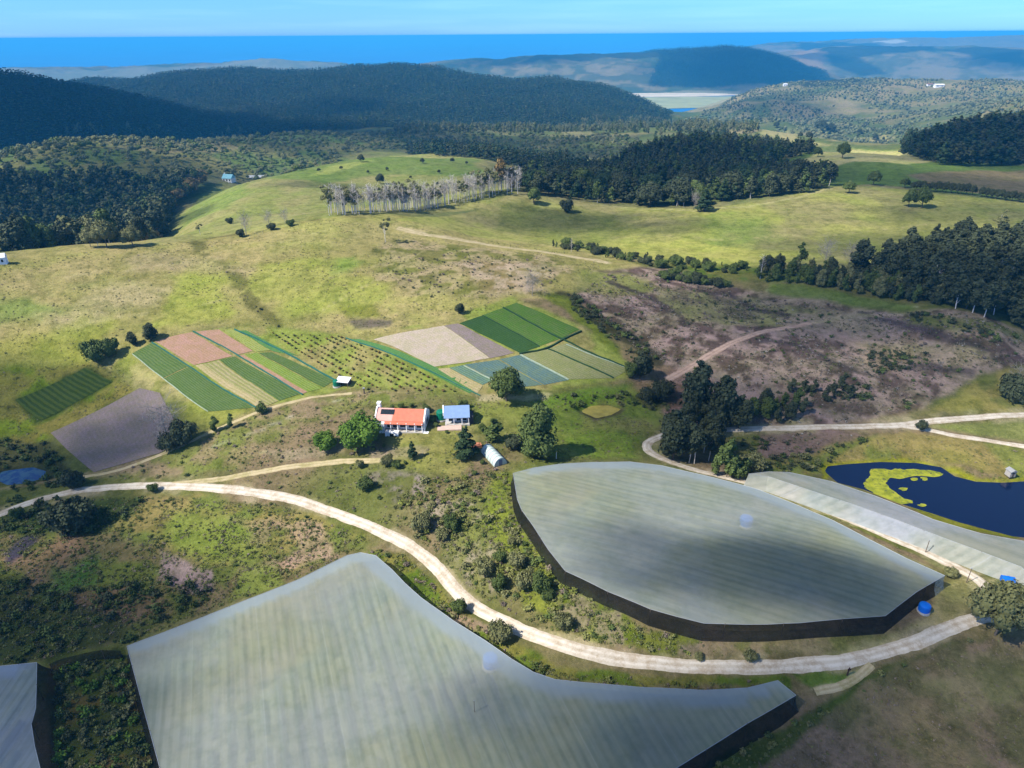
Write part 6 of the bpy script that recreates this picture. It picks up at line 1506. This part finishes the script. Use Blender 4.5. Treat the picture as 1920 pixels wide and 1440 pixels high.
for i, (px, py, hp) in enumerate([(1484, 735, 26), (1508, 735, 24), (1524, 735, 24), (1548, 752, 26), (1560, 740, 22), (1580, 735, 34), (1592, 745, 24)]):
    plant_px('younggum', px, py, hp, 'small dark young gum standing on the lower felled slope', 'tree', 'young gums on the felled slope', 1.5, mat=G_DARK, name='young_gum_tree')
# scattered trees far off
rng = np.random.default_rng(44)
for px, py, hp in [(677, 304, 12), (713, 345, 16), (640, 318, 6), (792, 306, 8), (848, 305, 8), (726, 320, 6), (823, 325, 6), (820, 348, 6), (770, 335, 5), (598, 322, 6), (690, 325, 5), (875, 308, 5), (1538, 248, 18), (1557, 250, 14), (1516, 262, 12), (1610, 252, 8), (1640, 262, 8), (1500, 258, 8), (1455, 240, 9)]:
    plant_px('round', px, py, hp, 'small dark tree dotted about the far grassy hills', 'tree', 'dotted far trees', 1.1, mat=G_DARK)
# garden growth round the houses
for px, py, hp in [(735, 768, 9), (752, 766, 10), (772, 764, 9), (800, 772, 14), (812, 790, 12), (818, 800, 8), (868, 764, 16), (880, 772, 8), (905, 808, 14), (838, 812, 6), (760, 870, 6), (905, 870, 8), (700, 845, 8), (720, 838, 6), (838, 868, 5), (890, 890, 8)]:
    plant_px('bush', px, py, hp, 'small garden shrub near the farmhouse and cottage', 'bush', 'garden shrubs', .8, name='garden_shrub')

# orchard rows between the two sets of plots
oc = wpoly([(500, 622), (640, 630), (868, 738), (690, 738)]); k_n = 0
for a in range(8):
    u = (a + .5) / 8
    for b2 in range(30):
        v = (b2 + .5) / 30 + TRNG.uniform(-.006, .006)
        if TRNG.random() < .2: continue
        p2 = (oc[0] * (1 - u) + oc[1] * u) * (1 - v) + (oc[3] * (1 - u) + oc[2] * u) * v; k_n += 1
        plant('orchard', (p2[0], p2[1], float(ZT(*p2))), TRNG.uniform(.45, 1.0), 'small orange brown fruit tree in the orchard rows between the plots', 'fruit tree', 'fruit trees in the orchard rows', 1.1, name='fruit_tree', mat=TRNG.choice([G_AUT, G_AUT, G_OLIVE, G_TUFT]))

# ------------------------------------------------------------------ growth nobody could count
def cover(name, polys, dens, hr, mats, label, seed, protos=SP_TUFT, wide=1.0, rd=.6, clump=None, vj=.6, nth=.45):
    rng = np.random.default_rng(seed); Q = []
    for pl in polys:
        P = wpoly(pl); n = int(area(P) * dens)
        if n > 0: Q.append(sample(P, n, rng))
    q = np.concatenate(Q); q = q[free(q[:, 0], q[:, 1], rd)]
    if clump: q = q[fbm(q[:, 0], q[:, 1], clump, 3, seed) + rng.uniform(-.06, .06, len(q)) > nth]
    hs = hr[0] + (hr[1] - hr[0]) * rng.uniform(0, 1, len(q)) ** 2.2
    print(name, len(q)); return scatter(name, q, hs, wide, protos, mats, label, 'ground cover', rng, vj)
cover('undergrowth', [[(690, 1000), (780, 900), (950, 880), (962, 960), (1060, 1095), (1200, 1175), (1320, 1205), (1320, 1235), (1150, 1225), (980, 1175), (880, 1120), (830, 1060), (760, 1010)],
                      [(690, 1030), (760, 1040), (850, 1130), (920, 1190), (1050, 1262), (1250, 1278), (1480, 1275), (1560, 1290), (1200, 1295), (1030, 1278), (900, 1205), (780, 1115)]], .55, (.25, 1.5), [G_MID, G_OLIVE, G_TUFT, G_TUFT, G_HEATH, G_LIME], 'rough low growth on the banks on both sides of the gravel road', 21, clump=5)
cover('bank_plants', [[(925, 890), (952, 890), (962, 960), (1060, 1095), (1200, 1182), (1190, 1205), (1090, 1190), (985, 1120), (925, 1020)], [(1540, 866), (1700, 858), (1800, 880), (1940, 897), (1940, 904), (1830, 904), (1760, 876), (1600, 868), (1550, 880)]], .9, (.15, .7), [G_LIME, G_LIME, G_TUFT], 'lime green plants on the bank beside the black net and the dam rim', 22)
cover('rough_growth', [[(-200, 960), (0, 985), (130, 940), (300, 930), (520, 945), (700, 1010), (660, 1045), (500, 1105), (240, 1205), (0, 1245), (-200, 1260)]], .6, (.2, 1.0), [G_TUFT, G_TUFT, G_MID, G_OLIVE, G_TUFT], 'bracken and rank grass on the slope below the left road bend', 23, clump=7)
cover('bank_scrub', [[(700, 1000), (790, 900), (940, 885), (960, 965), (1050, 1095), (1190, 1175), (1180, 1215), (985, 1165), (890, 1110), (840, 1055), (770, 1010)]], .35, (.6, 2.0), [G_MID, G_OLIVE, G_OLIVE, G_TUFT, G_LIME], 'mixed scrub on the bank left of the big net', 51, clump=5, nth=.45)
cover('low_grass', [[(-200, 960), (0, 985), (130, 940), (300, 930), (520, 945), (700, 1010), (660, 1045), (500, 1105), (240, 1205), (0, 1245), (-200, 1260)],
                     [(690, 1000), (780, 900), (950, 880), (962, 960), (1060, 1095), (1200, 1175), (1320, 1205), (1320, 1235), (1150, 1225), (980, 1175), (880, 1120), (830, 1060), (760, 1010)],
                     [(690, 1030), (760, 1040), (850, 1130), (920, 1190), (1050, 1262), (1250, 1278), (1480, 1275), (1560, 1290), (1200, 1295), (1030, 1278), (900, 1205), (780, 1115)]], 4.0, (.12, .6), [G_TUFT, G_MID, G_OLIVE, G_HEATH, G_LIME, G_TUFT], 'low grass and weeds on the slopes either side of the gravel road', 41, protos=SP_GRASS, clump=4, nth=.38)
cover('meadow_grass', [[(180, 895), (350, 820), (500, 770), (640, 740), (880, 742), (1180, 735), (1240, 800), (1200, 860), (960, 878), (900, 890), (800, 930), (760, 1010), (640, 955), (420, 895), (240, 900)], [(0, 690), (240, 660), (250, 730), (90, 815), (-100, 830)], [(1430, 885), (1560, 840), (1700, 808), (1940, 842), (1940, 896), (1760, 866), (1560, 860)]], 2.0, (.12, .5), [G_TUFT, G_TUFT, G_OLIVE, G_HEATH, G_MID], 'uneven grass around the farmhouse and the dam', 42, protos=SP_GRASS, clump=6, nth=.42)
cover('felling_litter', [[(1130, 515), (1240, 510), (1330, 535), (1600, 580), (1700, 590), (1920, 630), (2000, 660), (1930, 690), (1860, 700), (1700, 770), (1540, 800), (1420, 800), (1300, 720), (1250, 740), (1200, 745), (1270, 695), (1190, 650), (1080, 560)], [(1420, 805), (1560, 808), (1620, 815), (1520, 850), (1440, 862)]], 1.3, (.15, .75), [G_HEATH, G_HEATH, G_GREY, G_DARK, G_OLIVE], 'branch litter and dry stalks on the felled slope', 43, protos=SP_GRASS, clump=9, nth=.44)
cover('pasture_grass', [[(-100, 500), (280, 460), (620, 412), (1000, 455), (1130, 495), (1060, 560), (830, 600), (700, 628), (520, 610), (290, 636), (160, 690), (-100, 760)]], .6, (.12, .55), [G_TUFT, G_TUFT, G_OLIVE, G_HEATH], 'grass tussocks in drifts over the big pasture hill', 44, protos=SP_GRASS, clump=14, nth=.47)
cover('dark_scrub', [[(-200, 1100), (60, 1090), (240, 1140), (250, 1205), (0, 1248), (-200, 1260)], [(30, 935), (270, 930), (230, 985), (150, 1010), (0, 1000), (-100, 990)], [(0, 825), (90, 830), (130, 880), (160, 900), (100, 915), (0, 925), (-100, 905)], [(130, 1110), (330, 1080), (420, 1120), (260, 1185)]], .45, (.5, 2.2), [G_DARK, G_MID, G_MID], 'dark scrub in the lower left shade', 24, clump=9, nth=.42)
cover('enclosure_thicket', [[(92, 1262), (232, 1232), (262, 1330), (300, 1450), (330, 1560), (90, 1560), (100, 1450)]], .8, (.5, 2.2), [G_MID, G_BRIGHT, G_OLIVE, G_TUFT, G_DARK], 'tangled shrubs inside the netted enclosure', 25, wide=.9)
cover('hill_scrub', [[(180, 895), (350, 820), (500, 770), (700, 740), (720, 790), (700, 880), (800, 930), (760, 1010), (640, 955), (420, 895), (240, 900)]], .22, (.2, 1.1), [G_TUFT, G_OLIVE, G_HEATH, G_MID], 'low heath and grass tufts on the slope under the farm track', 26, clump=6)
cover('felled_slope_regrowth', [[(1130, 515), (1240, 510), (1330, 535), (1600, 580), (1700, 590), (1920, 630), (2000, 660), (1930, 690), (1860, 700), (1700, 770), (1540, 800), (1420, 800), (1300, 720), (1250, 740), (1200, 745), (1270, 695), (1190, 650), (1080, 560)], [(1420, 805), (1560, 808), (1620, 815), (1520, 850), (1440, 862)]], .11, (.25, 1.5), [G_DARK, G_MID, G_MID, G_HEATH, G_HEATH], 'dark regrowth and branch litter on the felled slope', 27, clump=10, nth=.4)
cover('felled_slope_thicket', [[(1060, 548), (1100, 560), (1150, 610), (1230, 655), (1240, 690), (1190, 680), (1130, 630), (1070, 580)], [(1620, 665), (1700, 650), (1720, 690), (1640, 705)], [(1540, 730), (1620, 720), (1640, 750), (1560, 760)], [(1700, 585), (1850, 620), (1920, 632), (1860, 645), (1720, 605)]], .5, (.6, 2.4), [G_DARK, G_MID, G_DARK], 'dark bushes in bands on the felled slope', 28, clump=6, nth=.42)
cover('gully_thicket', [[(1370, 885), (1420, 862), (1560, 835), (1640, 818), (1560, 865), (1500, 885), (1430, 890)], [(1200, 730), (1260, 735), (1300, 745), (1290, 800), (1240, 815), (1235, 770), (1180, 760)], [(1040, 745), (1180, 735), (1180, 765), (1120, 760), (1060, 770)], [(1340, 880), (1400, 815), (1440, 830), (1420, 870), (1390, 890)]], .4, (.5, 2.2), [G_MID, G_OLIVE, G_DARK], 'thicket in the damp gully behind the nets', 29, clump=7, nth=.4)
cover('field_edge_growth', [[(1300, 1450), (1500, 1345), (1640, 1266), (1820, 1200), (1840, 1194), (1700, 1246), (1560, 1335), (1430, 1440), (1300, 1560)]], .8, (.25, 1.2), [G_MID, G_TUFT, G_OLIVE], 'green weeds along the edge of the dry field', 30)
cover('dry_field_tufts', [[(1330, 1480), (1560, 1335), (1720, 1245), (1850, 1196), (1960, 1194), (2100, 1250), (2100, 1600), (1400, 1600)]], 2.0, (.1, .4), [G_TUFT, G_HEATH, G_HEATH], 'dry grass tufts on the bare field in the lower right', 31, protos=SP_GRASS, clump=5, nth=.4)
cover('pasture_tufts', [[(-100, 500), (280, 460), (620, 412), (1000, 455), (1130, 495), (1060, 560), (830, 600), (700, 628), (520, 610), (290, 636), (160, 690), (-100, 760)]], .05, (.15, .7), [G_TUFT, G_TUFT, G_OLIVE], 'grass tussocks on the big pasture hill', 32, clump=18, nth=.5)
cover('rocky_slope_scrub', [[(700, 490), (860, 465), (1060, 500), (1040, 540), (960, 555), (800, 560), (730, 535)], [(370, 455), (400, 480), (480, 560), (540, 615), (500, 612), (430, 530)]], .16, (.2, 1.2), [G_OLIVE, G_HEATH, G_DARK], 'scattered scrub on the beige slope and gully line of the pasture', 33, clump=6)
cover('verge_grass', [[(1430, 885), (1560, 960), (1700, 1022), (1850, 1090), (1860, 1108), (1690, 1032), (1540, 968)], [(1320, 1205), (1440, 1208), (1680, 1190), (1780, 1140), (1700, 1195), (1560, 1232), (1320, 1238)]], .8, (.1, .5), [G_TUFT, G_OLIVE], 'verge grass between the nets and the gravel road', 34)
cover('bushy_hills', [[(-100, 310), (0, 285), (120, 262), (250, 256), (450, 254), (700, 250), (900, 252), (1150, 250), (1200, 262), (1150, 310), (1000, 300), (850, 268), (640, 292), (560, 322), (430, 326), (330, 345), (100, 340), (-100, 350)]], .016, (2.5, 8), [G_SCRUB, G_SCRUB, G_OLIVE, G_MID], 'bush covered hills in the middle distance', 35, protos=SP_ROUND, wide=1.2, clump=60, nth=.3)
cover('valley_trees', [[(110, 256), (280, 254), (290, 246), (110, 246)], [(290, 250), (480, 250), (480, 243), (300, 243)], [(740, 252), (900, 250), (1080, 250), (1250, 250), (1250, 225), (1080, 238), (900, 240), (740, 244)], [(1210, 262), (1420, 250), (1420, 228), (1250, 225)]], .008, (9, 18), [G_SCRUB, G_SCRUB, G_OLIVE, G_MID], 'line of grey gums along the valley below the pine hills', 36, protos=SP_TALL, wide=1.3, clump=50, nth=.42)
_HW = [xy(-400, 1300, -80), xy(480, 1400, -85), xy(560, 1540, -70), xy(1080, 1570, -80), xy(1240, 1700, -110), xy(1265, 2100, -60), xy(1180, 2500, -30), xy(1050, 2620, 0), xy(800, 2750, 10), xy(600, 2900, 0), xy(300, 3050, -10), xy(100, 3050, -10), xy(-450, 2400, 0)]
rng = np.random.default_rng(60); hq = sample(np.array(HILLW), 110000, rng); hq = spaced(hq, 7.6, rng)
hz_ = ZT(hq[:, 0], hq[:, 1]); hx, hy = project(hq[:, 0], hq[:, 1], hz_ + 10); hq = hq[(hx > -260) & (hx < 2100)]
scatter('pine_plantation', hq, rng.uniform(9, 16, len(hq)), 1.55, SP_FARP, [G_PINE, G_PINE, G_DARK], 'pine plantation clothing the two dark hills', 'plantation', rng, .7); print('pines', len(hq))
SCR = [xy(1280, 1450, -90), xy(2050, 1350, -70), xy(2100, 3400, -90), xy(1400, 3400, -100), xy(1330, 2600, -120), xy(1280, 1900, -110)]
hq = spaced(sample(np.array(SCR), 60000, rng), 11, rng); hq = hq[fbm(hq[:, 0], hq[:, 1], 160, 5, 88) > .44]
scatter('hill_bush', hq, rng.uniform(2.5, 8, len(hq)), 1.0, SP_FARR, [G_SCRUB, G_SCRUB, G_DARK], 'scrub over the distant rounded hills on the right', 'scrub', rng, .7); print('scrub', len(hq))
FAR = FARW + []
hq = spaced(sample(np.array(FAR), 60000, rng), 17, rng); hx, hy = project(hq[:, 0], hq[:, 1], ZT(hq[:, 0], hq[:, 1]))
hq = hq[(ZT(hq[:, 0], hq[:, 1]) > SEA + 6) & ((hx > 900))]
scatter('far_forest', hq, rng.uniform(9, 16, len(hq)), 2.0, SP_FARP, [G_PINE], 'forest on the far blue hill above the lagoon', 'forest', rng, .7); print('far', len(hq))

# ------------------------------------------------------------------ clouds out of view, each placed and sized to shade a chosen spot
def cloud_mat():
    m = bpy.data.materials.new('cloud_vapour'); m.use_nodes = True; nt = m.node_tree
    for n in list(nt.nodes): nt.nodes.remove(n)
    t = nt.nodes.new('ShaderNodeTexCoord'); ln = nt.nodes.new('ShaderNodeVectorMath'); ln.operation = 'LENGTH'
    sc_ = nt.nodes.new('ShaderNodeMapping'); sc_.inputs['Scale'].default_value = (1, 1, 0); nt.links.new(t.outputs['Object'], sc_.inputs[0]); nt.links.new(sc_.outputs[0], ln.inputs[0])
    oi = nt.nodes.new('ShaderNodeObjectInfo'); ad = nt.nodes.new('ShaderNodeVectorMath'); ad.operation = 'ADD'; nt.links.new(t.outputs['Object'], ad.inputs[0]); nt.links.new(oi.outputs['Location'], ad.inputs[1])
    n = noise(nt, 1.3, 4, .55, vec=ad.outputs[0])
    r = math2(nt, 'ADD', ln.outputs['Value'], math2(nt, 'MULTIPLY', math2(nt, 'SUBTRACT', n, .5), 1.5))
    a = mrange(nt, r, .95, .35, 0.0, 1.0); a.node.interpolation_type = 'SMOOTHSTEP'
    d = attr(nt, 'dens'); d.attribute_type = 'OBJECT'; a = math2(nt, 'MULTIPLY', a, d.outputs['Fac'])
    tr = nt.nodes.new('ShaderNodeBsdfTransparent'); df = nt.nodes.new('ShaderNodeBsdfDiffuse'); df.inputs[0].default_value = (.85, .85, .85, 1)
    mx_ = nt.nodes.new('ShaderNodeMixShader'); o = nt.nodes.new('ShaderNodeOutputMaterial')
    nt.links.new(a, mx_.inputs[0]); nt.links.new(tr.outputs[0], mx_.inputs[1]); nt.links.new(df.outputs[0], mx_.inputs[2]); nt.links.new(mx_.outputs[0], o.inputs[0])
    return m
CLM = cloud_mat(); crng = np.random.default_rng(70)
bm_v = []; bm_f = []; nn_ = 40
for j in range(1, 14):
    th = math.pi * j / 14
    for k in range(nn_):
        t = 2 * math.pi * k / nn_; rr = math.sin(th) * 1.15
        bm_v.append((rr * math.cos(t), rr * math.sin(t), math.cos(th) * (.3 if j < 7 else .1) * (1 + .5 * (float(vnoise(np.array(rr * math.cos(t) * 4 + 50), np.array(rr * math.sin(t) * 4 + 50), 3)) - .5))))
bm_v += [(0, 0, .32), (0, 0, -.1)]
for j in range(12):
    for k in range(nn_): bm_f.append((j * nn_ + k, (j + 1) * nn_ + k, (j + 1) * nn_ + (k + 1) % nn_, j * nn_ + (k + 1) % nn_))
for k in range(nn_): bm_f.append((13 * nn_, k, (k + 1) % nn_)); bm_f.append((13 * nn_ + 1, 12 * nn_ + (k + 1) % nn_, 12 * nn_ + k))
cme = bpy.data.meshes.new('cloud'); cme.from_pydata(bm_v, [], bm_f); cme.materials.append(CLM); cme.update(); cme.polygons.foreach_set('use_smooth', np.ones(len(cme.polygons), bool))
def cloud(px, py, rx, ry, dens, rot=0, alt=450.0):
    p = at(px, py); s = alt / SUNDIR[2]
    o = link('cloud', cme, loc=(p[0] + SUNDIR[0] * s, p[1] + SUNDIR[1] * s, p[2] + alt)); o.scale = (rx, ry, (rx + ry) / 2 * .5); o.rotation_euler = (0, 0, R_(rot)); o['dens'] = dens; o['kind'] = 'structure'
for c_ in CLOUDS: cloud(*c_)
